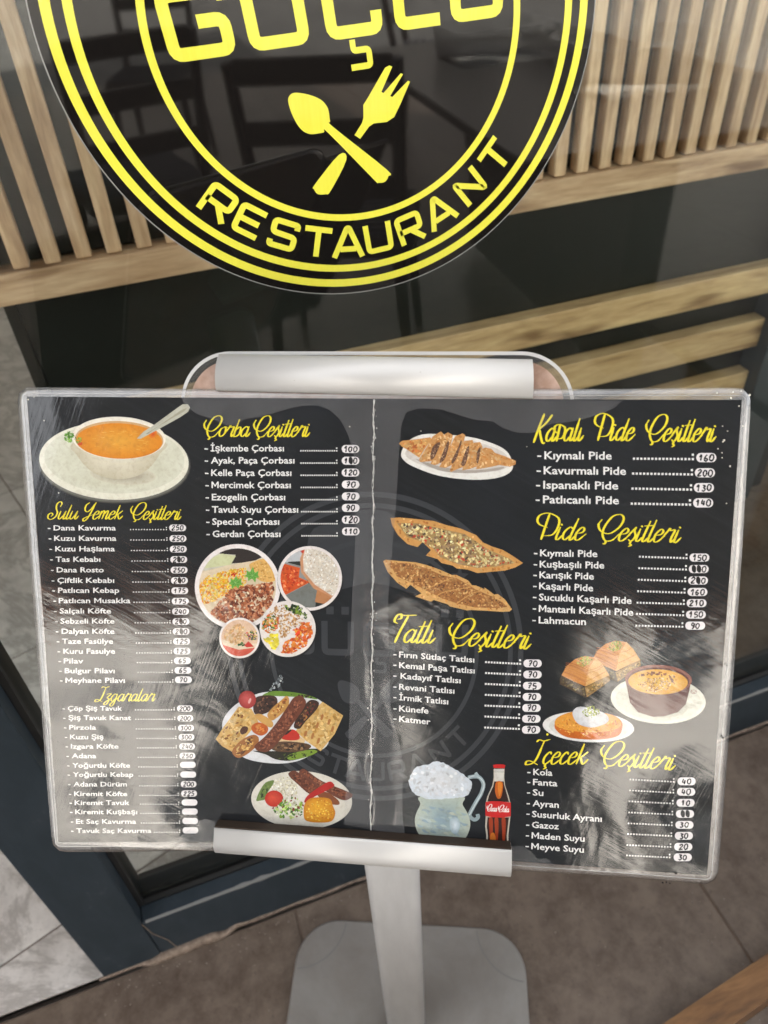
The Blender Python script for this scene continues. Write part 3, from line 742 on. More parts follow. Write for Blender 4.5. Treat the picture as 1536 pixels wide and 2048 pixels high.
# clear rounded back plate
a = M(362, 790); b = M(1147, 790); t = M(700, 706); bt = M(700, 1675)
out = rrect(a[0], bt[1], b[0], t[1], .030, 14)
mb = MB(); mb.prism([p for p in out], -.0075, -.0025); on_card('clear_back_plate', [(v[0], v[1], v[2]) for v in mb.v], mb.f, M_CLEAR)
inn = rrect(a[0] + .0052, bt[1] + .004, b[0] - .0052, t[1] - .0042, .026, 14)
mb = MB(); mb.prism(inn, -.0023, -.0009); on_card('reflection_backing', mb.v, mb.f, M_BROWN_REFL)  # plate carries the brown reflection as its own colour
mb = MB(); e_ = rrect(a[0], bt[1], b[0], t[1], .030, 14); n = len(e_)
for z in (-.0022,):     # polished bright edge of the acrylic
    v_, f_ = polystroke(e_, .0020, closed=True); on_card('polished_edge', [(x, y, z) for x, y in v_], f_, M_ALU)
def rail(name, tl, tr, bl, br, hgt, prof=None):
    TL, TR, BL, BR = [Vector((*M(*p), 0)) for p in (tl, tr, bl, br)]
    n = 14; rings = []
    for A, B in ((TL, BL), (TR, BR)):
        r = []
        for k in range(n + 1):
            t = k / n; s_ = math.sin(math.pi * (t * .94 + .03)); z = prof(t) if prof else hgt * (s_ ** .55) * (1 - .15 * t)
            p = A.lerp(B, t); r.append((p.x, p.y, z))
        r.append((B.x, B.y, .0012)); r.append((A.x, A.y, .0012)); rings.append(r)
    i = MB(); i.loft(rings); o = on_card(name, i.v, i.f, M_ALU, True)
    for q in (-1, -2): o.data.polygons[q].use_smooth = False
    return o
rail('upper_clamp_rail', (440, 708), (1064, 719), (434, 781), (1065, 797), .0075)
rail('lower_clamp_rail', (437, 1640), (1021, 1683), (438, 1702), (1019, 1750), .0095, lambda t: .0016 + .0078 * (1 - max(0, (t - .45) / .55) ** 2.6) + .0022 * math.sin(math.pi * t))
la, lb = [Vector((*M(*p_), 0)) for p_ in ((438, 1639), (1020, 1682))]; up_ = Vector((0, .0009, 0))
mb = MB(); mb.loft([[q_ + up_ + Vector((0, 0, .0015)), q_ + Vector((0, 0, .0015)), q_ + Vector((0, 0, .0093)), q_ + up_ + Vector((0, 0, .0093))] for q_ in (la, lb)])
on_card('rail_shadow_lip', [tuple(v_) for v_ in mb.v], mb.f, mat('dark_lip_for_shadow', (.035, .024, .017), .5, spec=.2))  # lip made tall and dark in place of the shadow above the rail

# ------------------------------------------------------------------ the laminated menu
card = empty('menu_card', MT, MM); tag(card, 'laminated black menu with yellow headings, food pictures and handwritten prices', 'menu')
PC = [M(54, 793), M(748, 797.5), M(1483, 800), M(1450, 1270), M(1414, 1751), M(1020, 1722), M(742, 1692), M(437, 1684), M(117, 1684), M(88, 1250)]
def cmesh(name, pts, z, m, z2=None):
    if z2 is None: return mesh(name, [(x, y, z) for x, y in pts], [tuple(range(len(pts)))[::-1]], m, card)
    mb = MB(); mb.prism(pts[::-1], z, z2); return mb.build(name, m, card)
cmesh('printed_sheet', PC, -.0004, M_SHEET, 0.0)
# transparent border: outer outline with rounded corners, hole where the paper is
def corner(c, a, b, r=.009, n=7):
    c, a, b = Vector(c), Vector(a), Vector(b); p = c + (a - c).normalized() * r; q = c + (b - c).normalized() * r
    return [tuple((1 - t) ** 2 * p + 2 * t * (1 - t) * c + t * t * q) for t in [k / n for k in range(n + 1)]]
o0, o1, o2, o3 = M(33, 774), M(1503, 775), M(1434, 1770), M(106, 1704)
oTop = [M(300, 777), M(748, 781), M(1200, 778)]; oR = [M(1484, 1100), M(1462, 1420)]; oB = [M(1250, 1754), M(1020, 1740), M(742, 1712), M(437, 1701), M(250, 1703)]; oL = [M(95, 1580), M(70, 1250)]
outer = corner(o0, oL[-1], oTop[0]) + oTop + corner(o1, oTop[-1], oR[0]) + oR + corner(o2, oR[-1], oB[0]) + oB + corner(o3, oB[-1], oL[0]) + oL
def resample(P, n):
    P = [Vector(p) for p in P]; P.append(P[0]); L_ = [0]
    for i in range(1, len(P)): L_.append(L_[-1] + (P[i] - P[i - 1]).length)
    out = []; j = 0
    for k in range(n):
        d = L_[-1] * k / n
        while L_[j + 1] < d: j += 1
        out.append(P[j].lerp(P[j + 1], (d - L_[j]) / max(1e-9, L_[j + 1] - L_[j])))
    return out
def nearest_on(poly, p):
    best = None
    for i in range(len(poly)):
        a = Vector(poly[i]); b = Vector(poly[(i + 1) % len(poly)]); ab = b - a; t = max(0, min(1, (p - a).dot(ab) / ab.length_squared)); q = a + ab * t
        if best is None or (q - p).length < best[0]: best = ((q - p).length, q)
    return best[1]
# walk both outlines together so that the border ring has no crossing faces
OU = resample(outer, 240); IN = [nearest_on(PC, p) for p in OU]
mb = MB(); n = len(OU); vs = []
for p, q in zip(OU, IN):
    mid = p.lerp(q, .55)
    vs += [(p.x, p.y, -.0004), (p.x, p.y, .0001), (mid.x, mid.y, .0004 + .00008 * math.sin(len(vs) * .7)), (q.x, q.y, .00062)]
fs = []
for k in range(n):
    a = 4 * k; b = 4 * ((k + 1) % n)
    for j in range(3): fs.append((a + j, b + j, b + j + 1, a + j + 1))
mesh('laminate_border', vs, fs, M_BORDER, card, True)
# faint seam line inside the border
v_, f_ = polystroke([tuple(p.lerp(q, .62)) for p, q in zip(OU, IN)], .0004, closed=True)
mesh('seam_line', [(x, y, .00072) for x, y in v_], f_, glassy('seam_gloss', (.9, .9, .9), .25, 2, .4, (.75, .74, .72))[0], card)

# ---- watermark of the logo, printed pale grey
wc = Vector(M(746, 1302)); wr = abs(M(1047, 1302)[0] - wc.x)
wy_top = M(746, 983)[1]; wry = abs(wy_top - wc.y)
pr = Print(z=.00004)
for nm, vs, fs in logo_pieces(rot=0):
    k_ = .97
    pr.raw([(wc.x + x * wr / .965, wc.y + y * wry / .965) for x, y in vs], fs, (54, 57, 61) if nm not in ('hat_print', 'star_print') else (50, 53, 57), .00004 if nm != 'hat_print' else .00003)
pr.build('logo_watermark', card)

# ---- food pictures
Z1 = .00008
Z0 = {'rice_and_curry_picture': .00036, 'mixed_plate_picture': .0005, 'flatbread_picture': .0007, 'rice_pudding_picture': .0003, 'minced_meat_pide_picture': .0003}
def pic(name, label=None):
    p = Print(M, Z0.get(name, .00008), True); p.nm = name; p.lb = label; return p
def done(p): return p.build(p.nm, card, M_PHOTO, label=p.lb)
# soup bowl
p = pic('soup_picture', 'picture of orange soup in a white bowl')
cvt = lambda L, ox, oy, s: [(ox + x / s, oy + y / s) for x, y in L]
for k in range(6): p.ell(229, 927, 153 - k * .8, 80 - k * .8, (52 + k * 12, 52 + k * 12, 48 + k * 11), 2, z=Z1 - 3e-5 + k * 2e-6)
p.ell(228, 922, 149.5, 77.5, (236, 234, 216), 2.5, 70)
p.ell(229, 918, 140, 69, (214, 214, 190), 2.5, 70, z=Z1 + 3e-6, c1=(222, 222, 202))
p.ell(228, 930, 96, 46, (226, 226, 208), 2, 60, z=Z1 + 5e-6, c1=(216, 216, 194))
p.ell(246, 950, 66, 19, (150, 138, 122), 4, 40, z=Z1 + 8e-6, c1=(216, 212, 190))
bowl = cvt([(395, 440), (430, 540), (520, 650), (610, 706), (700, 732), (790, 740), (880, 728), (960, 700), (1050, 630), (1120, 530), (1165, 430), (780, 300)], 50, 780, 4.151)
p.fan(232, 905, smooth_closed(bowl, 4), (240, 234, 214), (206, 198, 172), Z1 + 1.1e-5)
p.ell(238, 876, 93.5, 42.5, (246, 240, 224), 2, 60, z=Z1 + 1.4e-5)
p.ell(238.5, 879.5, 88.5, 37.5, (214, 172, 118), 2, 60, z=Z1 + 1.6e-5)
p.ell(238.5, 882, 86, 35.5, (234, 170, 62), 2, 60, z=Z1 + 1.9e-5, c1=(228, 140, 24))
for k in range(46):
    x = random.uniform(180, 298); y = random.uniform(860, 905)
    if inell(238, 881, 78, 29)(x, y):
        l_ = random.uniform(4, 13); c = random.choice([(242, 190, 92), (222, 142, 32), (238, 178, 74), (228, 150, 44)])
        p.ribbon(catmull([(x, y), (x + l_ / 2, y + random.uniform(-1, 1)), (x + l_, y + random.uniform(-1.5, 1.5))], 3), lambda t, d: 1.0, c, Z1 + 2.2e-5)
p.ell(306, 868, 7, 9, (222, 84, 22), 40, z=Z1 + 2.3e-5, c1=(232, 132, 30)); p.ell(160, 887, 5, 4, (214, 84, 28), 0, z=Z1 + 2.3e-5)
sp = cvt([(930, 402), (960, 405), (1105, 328), (1290, 225), (1355, 180), (1370, 145), (1352, 117), (1310, 118), (1270, 145), (1060, 298), (985, 345)], 50, 780, 4.151)
p.poly(sp, (196, 196, 180), Z1 + 2.6e-5); p.poly(cvt([(1000, 365), (1100, 305), (1300, 165), (1345, 150), (1320, 180), (1110, 300), (1020, 365)], 50, 780, 4.151), (168, 166, 146), Z1 + 2.8e-5)
p.scatter(inell(139, 874, 11.5, 12), (125, 860, 153, 888), 60, (1.2, 2.6), [(92, 150, 40), (70, 124, 28), (128, 178, 60)], Z1 + 3e-5)
p.scatter(inell(156, 879, 8, 8), (145, 868, 168, 890), 26, (.9, 1.9), [(110, 160, 50), (84, 134, 34), (150, 170, 60)], Z1 + 3.1e-5)
done(p)

# four round pictures
CA = (475.2, 1173.6, 85.5); CB = (619.7, 1156.4, 64.5); CC_ = (575.6, 1257.4, 56.0); CD = (479.7, 1275.3, 40.5)
def G5(L): return cvt(L, 380, 1070, 4.042)
p = pic('main_course_picture', 'round picture of rice, meat and coriander')
x, y, r = CA; p.ell(x + 1, y + 2, r + 2, r + 1.5, (14, 14, 15), z=Z1 - 1e-5); p.ell(x, y, r, r, (243, 236, 234), n=80); ri = r - 8.5
cin = inell(x, y, ri, ri)
p.poly(ellp(x, y, ri, ri, n=60), (226, 208, 178), Z1 + 2e-6)
def cp(L, col, dz, c=CA, rr=ri):
    q = clipc(G5(L), c[0], c[1], rr)
    if len(q) > 2: p.poly(q, col, Z1 + dz)
cp([(80, 280), (100, 60), (760, 60), (760, 300), (560, 190), (120, 290)], (210, 206, 190), 4e-6)
cp([(230, 90), (600, 90), (600, 170), (500, 220), (330, 230), (370, 160), (240, 150)], (44, 36, 34), 5e-6)
cp([(120, 270), (160, 190), (260, 150), (370, 170), (330, 240)], (212, 216, 170), 6e-6)
cp([(80, 310), (300, 245), (560, 200), (600, 230), (300, 300), (90, 380)], (232, 214, 184), 7e-6)
def both(poly): q = inpoly(G5(poly)); return lambda a, b: q(a, b) and cin(a, b)
p.scatter(both([(70, 400), (140, 330), (330, 270), (460, 260), (460, 420), (300, 480), (200, 540), (90, 570)]), (395, 1130, 500, 1215), 520, (1.3, 3.0), [(244, 190, 40), (250, 208, 70), (232, 166, 26), (240, 140, 30), (248, 220, 120)], Z1 + 9e-6)
q = G5([(480, 250), (520, 215), (600, 190), (660, 215), (700, 290), (700, 360), (620, 380), (540, 350)]); p.poly(clipc(smooth_closed(q, 4), x, y, ri), (232, 184, 104), Z1 + 1.2e-5)
p.scatter(both([(480, 250), (520, 215), (600, 190), (660, 215), (700, 290), (700, 360), (620, 380), (540, 350)]), (495, 1115, 560, 1165), 90, (.8, 2), [(214, 160, 80), (240, 200, 130), (200, 140, 62)], Z1 + 1.3e-5)
p.scatter(both([(160, 620), (230, 540), (330, 430), (450, 400), (560, 390), (690, 370), (735, 480), (720, 560), (560, 740), (300, 735), (180, 690)]), (415, 1160, 565, 1260), 620, (1.6, 4.6), [(158, 84, 50), (178, 104, 66), (132, 62, 36), (196, 124, 84), (112, 52, 30), (206, 142, 104)], Z1 + 1.5e-5)
p.scatter(both([(260, 540), (440, 420), (700, 380), (700, 540), (400, 640)]), (440, 1165, 560, 1235), 26, (1.6, 3.2), [(242, 220, 190), (236, 206, 170), (250, 232, 208)], Z1 + 1.8e-5)
for lx, ly, s_ in ((505, 325, 66), (370, 385, 62)):
    st = [(lx + s_ * (1 if k % 2 == 0 else .72) * math.cos(math.tau * k / 14 + .3) * random.uniform(.8, 1.05), ly + s_ * (1 if k % 2 == 0 else .5) * math.sin(math.tau * k / 14 + .3) * random.uniform(.8, 1.05)) for k in range(14)]
    p.fan(*G5([(lx, ly)])[0], smooth_closed(G5(st), 4), (66, 140, 46), (112, 180, 70), Z1 + 2.1e-5)
    for q_ in st[::2]: p.ribbon([Vector(G5([(lx, ly)])[0]), Vector(G5([q_])[0])], lambda t, d: .8, (150, 200, 110), Z1)
p.scatter(both([(320, 310), (380, 290), (390, 330), (340, 350)]), (455, 1140, 480, 1160), 5, (2, 3), [(206, 52, 30)], Z1 + 2.2e-5)
done(p)
p = pic('rice_and_curry_picture', 'round picture of white rice beside red curry')
x, y, r = CB; p.ell(x + 1, y + 2, r + 1.5, r + 1.5, (14, 14, 15), z=Z1 + 2.3e-5); p.ell(x, y, r, r, (240, 233, 230), n=80, z=Z1 + 2.4e-5); ri = r - 6; cin = inell(x, y, ri, ri)
Z1 = .00010
p.poly(ellp(x, y, ri, ri, n=60), (44, 46, 42), Z1)
def cp2(L, col, dz): cp(L, col, dz, CB, ri)
cp2([(700, 260), (760, 160), (900, 90), (910, 210), (800, 215), (720, 260)], (196, 200, 204), 2e-6)
cp2([(700, 240), (740, 210), (900, 250), (960, 400), (800, 520), (700, 500)], (150, 152, 150), 3e-6)
cp2([(700, 250), (740, 225), (890, 265), (880, 340), (970, 380), (760, 490), (700, 470)], (216, 90, 34), 4e-6)
p.scatter(both([(700, 260), (740, 235), (880, 275), (880, 340), (960, 380), (760, 470), (705, 460)]), (553, 1120, 620, 1190), 130, (1.3, 3.6), [(206, 66, 26), (228, 108, 50), (190, 58, 24), (240, 150, 100), (214, 84, 34)], Z1 + 5e-6)
cp2([(760, 495), (970, 385), (1030, 430), (1010, 610), (880, 560)], (120, 124, 120), 6e-6)
cp2([(870, 100), (1000, 90), (1250, 200), (1220, 500), (1140, 510), (1000, 430), (900, 300), (890, 190), (915, 130)], (206, 150, 110), 8e-6)
cp2([(1030, 440), (1140, 500), (1110, 560), (1010, 540)], (190, 130, 84), 7e-6)
cp2([(930, 110), (1050, 100), (1240, 200), (1220, 460), (1150, 490), (1010, 400), (920, 290), (915, 190)], (226, 216, 200), 1e-5)
p.scatter(both([(930, 110), (1050, 100), (1240, 200), (1220, 460), (1150, 490), (1010, 400), (920, 290), (915, 190)]), (605, 1095, 685, 1195), 420, (.9, 2.3), [(240, 236, 226), (224, 214, 196), (248, 246, 240), (206, 188, 166), (232, 226, 214)], Z1 + 1.2e-5)
p.scatter(both([(870, 110), (930, 100), (920, 150), (890, 140)]), (595, 1093, 612, 1110), 8, (1.4, 2.4), [(206, 60, 30)], Z1 + 1.4e-5)
done(p)
p = pic('mixed_plate_picture', 'round picture of a plate with rice, potatoes and stews')
Z1 = .00013
x, y, r = CC_; p.ell(x + 1, y + 2, r + 1.5, r + 1.5, (14, 14, 15), z=Z1 - 4e-6); p.ell(x, y, r, r, (240, 234, 230), n=80, z=Z1); ri = r - 3; cin = inell(x, y, ri, ri)
p.scatter(both([(640, 620), (700, 560), (800, 560), (900, 640), (930, 720), (820, 760), (800, 830), (730, 830), (700, 740)]), (530, 1200, 620, 1280), 260, (1.0, 2.6), [(196, 150, 96), (214, 174, 122), (170, 122, 76), (226, 190, 140)], Z1 + 2e-6)
p.scatter(both([(760, 570), (830, 550), (900, 570), (960, 650), (940, 680), (850, 640), (780, 610)]), (560, 1200, 622, 1245), 60, (1.6, 4), [(34, 56, 30), (52, 84, 36), (124, 150, 50), (24, 40, 24)], Z1 + 4e-6)
p.scatter(both([(580, 680), (640, 630), (720, 660), (720, 760), (640, 800), (580, 760)]), (520, 1222, 562, 1272), 110, (1.2, 3.2), [(206, 150, 60), (96, 124, 46), (216, 96, 40), (232, 190, 90), (80, 96, 40)], Z1 + 4e-6)
p.scatter(both([(575, 790), (650, 760), (730, 790), (730, 880), (690, 940), (620, 900)]), (520, 1255, 565, 1305), 26, (3, 6), [(240, 220, 60), (232, 208, 44), (246, 232, 90)], Z1 + 5e-6)
p.scatter(both([(720, 930), (760, 860), (840, 820), (900, 700), (980, 700), (1000, 790), (940, 900), (820, 960), (740, 955)]), (555, 1240, 630, 1310), 300, (1.4, 3.6), [(222, 98, 34), (232, 124, 50), (204, 76, 26), (238, 150, 60)], Z1 + 6e-6)
p.scatter(both([(820, 770), (860, 740), (910, 780), (900, 870), (870, 860)]), (580, 1250, 608, 1287), 14, (2, 4), [(240, 170, 50), (226, 70, 34)], Z1 + 7e-6)
done(p)
p = pic('flatbread_picture', 'small round picture of flatbread with salad')
Z1 = .00015
x, y, r = CD; p.ell(x + 1, y + 2, r + 1.2, r + 1.2, (14, 14, 15), z=Z1 - 4e-6); p.ell(x, y, r, r, (240, 232, 228), n=60, z=Z1); ri = r - 4; cin = inell(x, y, ri, ri)
p.poly(ellp(x, y, ri, ri, n=60), (226, 190, 160), Z1 + 2e-6)
def cp4(L, col, dz): cp(L, col, dz, CD, ri)
cp4([(240, 860), (420, 920), (560, 890), (560, 1000), (240, 1000)], (214, 92, 70), 4e-6)
cp4([(260, 840), (420, 890), (560, 870), (540, 905), (400, 925), (270, 885)], (232, 214, 186), 5e-6)
p.scatter(both([(270, 820), (300, 740), (400, 710), (480, 740), (430, 800), (440, 860), (380, 890), (300, 870)]), (440, 1245, 500, 1295), 120, (1.2, 3.6), [(226, 184, 130), (214, 164, 106), (238, 208, 166)], Z1 + 6e-6)
p.scatter(both([(430, 800), (480, 770), (560, 760), (560, 850), (480, 850)]), (484, 1255, 520, 1285), 70, (.9, 2.4), [(40, 62, 34), (70, 96, 40), (196, 66, 50), (214, 190, 60), (24, 40, 24)], Z1 + 7e-6)
p.scatter(both([(380, 880), (440, 850), (460, 890), (400, 905)]), (470, 1278, 498, 1298), 16, (1.2, 2.6), [(36, 82, 34), (60, 110, 50)], Z1 + 8e-6)
p.poly(G5([(440, 890), (475, 855), (520, 900), (460, 905)]), (206, 60, 46), Z1 + 9e-6)
done(p)

# mixed grill
def G6(L): return cvt(L, 400, 1340, 4.267)
p = pic('mixed_grill_picture', 'picture of a grill platter with kebab and flatbread')
Z1 = .00008
P6 = lambda L, col, dz, sm=0: p.poly(smooth_closed(G6(L), 4) if sm else G6(L), col, Z1 + dz)
def S6(L, n, sz, cols, dz):
    g_ = G6(L); xs = [q[0] for q in g_]; ys = [q[1] for q in g_]; p.scatter(inpoly(g_), (min(xs), min(ys), max(xs), max(ys)), n, sz, cols, Z1 + dz)
plate = smooth_closed(G6([(190, 470), (230, 370), (340, 270), (500, 200), (640, 185), (850, 200), (1040, 270), (1090, 420), (1100, 560), (1080, 650), (960, 720), (820, 780), (660, 798), (460, 775), (330, 720), (220, 600)]), 4)
p.poly(plate, (226, 228, 232), Z1)
BRN = [(104, 54, 34), (128, 70, 46), (84, 42, 28), (146, 86, 60)]
CHAR = [(40, 28, 20), (62, 42, 28), (28, 20, 16), (96, 66, 40)]
YB = [(206, 164, 92), (222, 186, 118), (190, 144, 72), (232, 202, 140)]
P6([(450, 690), (560, 720), (640, 760), (760, 775), (900, 745), (1000, 710), (1010, 670), (700, 690), (520, 690)], (36, 34, 24), 2e-6, 1)
P6([(750, 730), (850, 695), (960, 680), (1000, 700), (900, 745), (770, 768)], (126, 156, 50), 4e-6, 1)
S6([(600, 740), (760, 700), (900, 690), (1010, 680), (900, 745), (700, 775)], 30, (1, 3), [(40, 44, 20), (70, 84, 30), (24, 24, 16)], 5e-6)
P6([(530, 220), (620, 180), (800, 190), (940, 220), (1000, 250), (860, 232), (640, 222)], (104, 142, 44), 4e-6, 1)
S6([(700, 190), (940, 215), (1000, 250), (860, 235)], 16, (1, 2.6), CHAR, 5e-6)
P6([(135, 590), (205, 480), (330, 312), (440, 330), (500, 440), (400, 560), (275, 697), (190, 650)], (216, 176, 106), 6e-6)
S6([(150, 590), (205, 490), (330, 322), (430, 340), (490, 440), (380, 560), (275, 685)], 150, (1.2, 4.5), YB, 7e-6)
S6([(160, 590), (220, 470), (330, 330), (420, 440), (300, 660)], 14, (1.3, 3.4), [(120, 70, 34), (150, 96, 50)], 9e-6)
P6([(340, 520), (370, 480), (410, 490), (400, 530), (360, 550)], (82, 46, 28), 1e-5, 1)
P6([(1045, 270), (1222, 388), (1150, 545), (1030, 692), (900, 600), (815, 520), (920, 400)], (218, 180, 112), 6e-6)
S6([(1045, 280), (1212, 390), (1140, 545), (1030, 682), (900, 600), (830, 520), (930, 400)], 170, (1.2, 4.5), YB, 7e-6)
for a_, b_ in ((1000, 470), (1040, 400), (1100, 440), (960, 560), (1010, 600), (1130, 500), (900, 540)): P6([(a_ - 14, b_ + 20), (a_, b_ - 22), (a_ + 16, b_ - 14), (a_ + 4, b_ + 24)], (176, 116, 62), 9e-6, 1)
P6([(275, 690), (350, 600), (450, 552), (500, 575), (490, 640), (400, 720), (320, 748)], (166, 106, 50), 1.1e-5, 1)
S6([(290, 690), (360, 610), (450, 560), (490, 600), (400, 700), (320, 740)], 50, (1.2, 4), [(210, 160, 84), (130, 76, 34), (232, 190, 110), (90, 50, 26)], 1.2e-5)
P6([(470, 240), (560, 215), (650, 230), (655, 300), (580, 360), (490, 385), (455, 340)], (62, 38, 28), 1.1e-5, 1)
S6([(480, 250), (560, 225), (640, 240), (640, 300), (570, 350), (490, 370)], 60, (1.4, 4), [(84, 54, 40), (50, 32, 26), (122, 84, 64), (34, 22, 18)], 1.2e-5)
P6([(575, 380), (620, 320), (690, 260), (740, 220), (762, 260), (740, 330), (640, 420), (600, 425)], (202, 150, 78), 1.2e-5, 1)
S6([(590, 370), (700, 260), (740, 230), (750, 280), (640, 410)], 46, (1.2, 3.6), [(222, 174, 96), (196, 108, 40), (236, 204, 140), (140, 84, 40)], 1.3e-5)
P6([(465, 390), (520, 375), (620, 440), (610, 490), (540, 460)], (214, 166, 92), 1.4e-5, 1)
P6([(440, 480), (500, 445), (575, 480), (575, 530), (520, 560), (455, 530)], (196, 96, 32), 1.4e-5, 1)
S6([(450, 480), (500, 455), (565, 485), (560, 525), (500, 545)], 22, (1.2, 3), [(220, 126, 50), (176, 76, 24), (232, 150, 70)], 1.5e-5)
P6([(800, 480), (840, 380), (930, 260), (1010, 270), (1000, 330), (900, 440), (850, 500)], (58, 36, 26), 1.3e-5, 1)
S6([(810, 480), (850, 390), (940, 270), (1000, 290), (900, 430), (840, 495)], 60, (1.4, 4), [(84, 54, 36), (160, 110, 60), (40, 26, 20), (122, 50, 40)], 1.4e-5)
P6([(660, 600), (760, 490), (900, 600), (880, 640), (700, 620)], (226, 196, 150), 1.3e-5)
P6([(700, 585), (720, 540), (790, 505), (845, 545), (845, 590), (770, 600)], (196, 48, 34), 1.5e-5, 1)
P6([(705, 545), (760, 512), (785, 510), (740, 550)], (46, 30, 24), 1.6e-5, 1)
P6([(610, 670), (680, 610), (880, 620), (950, 650), (880, 690), (700, 698)], (92, 66, 44), 1.5e-5, 1)
S6([(620, 670), (690, 615), (880, 625), (940, 650), (870, 685), (700, 692)], 50, (1.6, 4), [(128, 94, 64), (70, 48, 32), (156, 120, 84), (48, 34, 26)], 1.6e-5)
kb = [(470, 640), (560, 560), (660, 440), (760, 290), (800, 235), (850, 218), (890, 240), (900, 300), (800, 450), (700, 580), (590, 690), (500, 690), (470, 665)]
P6(kb, (112, 60, 40), 1.9e-5, 1); S6([(490, 640), (570, 570), (680, 440), (770, 300), (840, 235), (885, 270), (790, 440), (690, 570), (580, 675), (500, 680)], 260, (1.0, 3.0), BRN + [(160, 96, 70)], 2e-5)
p.fan(*G6([(398, 240)])[0], ellp(*G6([(405, 252)])[0], 17.4, 17.8, 0, 30), (214, 96, 92), (158, 46, 42), Z1 + 2.1e-5)
p.poly(ellp(*G6([(425, 262)])[0], 2.5, 6, 20, 12), (232, 172, 168), Z1 + 2.3e-5)
S6([(578, 190), (610, 130), (660, 60), (690, 30), (725, 90), (690, 140), (640, 160), (600, 190)], 46, (.8, 2.4), [(170, 178, 182), (110, 118, 122), (206, 212, 214), (80, 88, 92)], 4e-6)
done(p)

# kofte plate
p = pic('meatball_plate_picture', 'picture of an oval plate with kofte, rice and salad')
p.ell(603.4, 1600, 101, 58, (236, 232, 224), 3, 70, c1=(224, 220, 208))
S6([(590, 1010), (640, 930), (740, 900), (800, 930), (850, 1000), (840, 1060), (720, 1090), (640, 1060)], 260, (.9, 2.4), [(232, 228, 206), (220, 214, 186), (242, 240, 224), (206, 198, 166)], 3e-6)
P6([(480, 1110), (510, 1030), (560, 960), (630, 940), (620, 980), (580, 1040), (560, 1100), (510, 1115)], (112, 136, 70), 4e-6, 1)
S6([(500, 1080), (540, 990), (610, 950), (580, 1040), (540, 1100)], 24, (1, 3), [(84, 108, 50), (134, 156, 88), (60, 78, 40), (40, 50, 30)], 5e-6)
P6([(755, 880), (800, 858), (850, 880), (1010, 990), (1000, 1050), (930, 1055), (830, 970), (770, 915)], (106, 58, 40), 5e-6, 1)
S6([(765, 885), (840, 880), (1000, 990), (990, 1040), (930, 1045), (790, 920)], 110, (1, 3.2), BRN, 6e-6)
P6([(845, 870), (880, 842), (930, 870), (1050, 950), (1270, 1040), (1300, 1075), (1250, 1110), (1180, 1095), (1020, 1000), (880, 905)], (112, 64, 48), 7e-6, 1)
S6([(855, 870), (890, 852), (1050, 955), (1270, 1050), (1240, 1100), (1020, 990)], 170, (1, 3.2), BRN + [(156, 104, 80)], 8e-6)
P6([(1000, 1060), (1080, 1040), (1180, 1110), (1180, 1150), (1080, 1130)], (134, 76, 44), 7e-6, 1)
P6([(890, 1120), (930, 1060), (1090, 955), (1140, 970), (1130, 1000), (960, 1090), (910, 1130)], (186, 38, 34), 1e-5, 1)
p.fan(*G6([(620, 1080)])[0], ellp(*G6([(633, 1097)])[0], 18.5, 16.5, 0, 30), (226, 84, 58), (186, 40, 26), Z1 + 6e-6)
S6([(700, 1100), (790, 1060), (890, 1130), (880, 1230), (800, 1280), (680, 1270), (600, 1180), (660, 1150)], 150, (1.1, 3.8), [(150, 190, 70), (196, 220, 130), (90, 140, 50), (226, 232, 200), (60, 90, 40), (206, 206, 180), (130, 50, 50)], 7e-6)
p.fan(*G6([(1000, 1160)])[0], smooth_closed(G6([(895, 1140), (940, 1095), (1020, 1085), (1110, 1100), (1135, 1160), (1155, 1220), (1120, 1290), (1000, 1300), (900, 1280), (885, 1200)]), 4), (240, 178, 48), (206, 132, 22), Z1 + 1.1e-5)
S6([(905, 1150), (1020, 1095), (1110, 1115), (1145, 1220), (1110, 1280), (1000, 1292), (905, 1270)], 130, (.7, 2), [(246, 196, 70), (222, 150, 34), (200, 120, 20), (250, 210, 96)], 1.3e-5)
done(p)

# closed pide plate
def G7(L): return cvt(L, 760, 800, 4.267)
p = pic('folded_pide_picture', 'picture of a sliced folded pide on an oval white plate')
P7 = lambda L, col, dz, sm=0: p.poly(smooth_closed(G7(L), 4) if sm else G7(L), col, Z1 + dz)
def S7(L, n, sz, cols, dz):
    g_ = G7(L); xs = [q[0] for q in g_]; ys = [q[1] for q in g_]; p.scatter(inpoly(g_), (min(xs), min(ys), max(xs), max(ys)), n, sz, cols, Z1 + dz)
P7([(180, 460), (230, 360), (340, 300), (480, 290), (760, 315), (930, 360), (1060, 420), (1120, 500), (1130, 590), (1050, 650), (900, 678), (700, 675), (480, 640), (290, 570), (210, 520)], (240, 238, 232), 0, 1)
P7([(215, 460), (300, 370), (480, 320), (760, 345), (960, 400), (1080, 470), (1085, 570), (960, 610), (700, 620), (480, 590), (300, 530)], (216, 210, 204), 2e-6, 1)
P7([(300, 500), (500, 600), (760, 625), (1000, 600), (1050, 570), (800, 600), (520, 570)], (176, 168, 160), 3e-6, 1)
DG = [(222, 176, 118), (206, 148, 84), (232, 194, 142), (196, 130, 66)]
FIL = [(96, 66, 50), (130, 92, 76), (72, 48, 38), (160, 126, 104), (190, 160, 130)]
def slice_(outp, fill, dz):
    P7(outp, (208, 152, 92), dz); S7(outp, 60, (1.2, 3.6), DG, dz + 1e-6)
    if fill: P7(fill, (110, 78, 60), dz + 3e-6, 1); S7(fill, 30, (.6, 1.7), FIL, dz + 4e-6)
slice_([(820, 590), (860, 420), (900, 405), (950, 415), (980, 450), (1070, 480), (1160, 520), (1158, 548), (1110, 570), (1020, 555), (900, 580)], None, 5e-6)
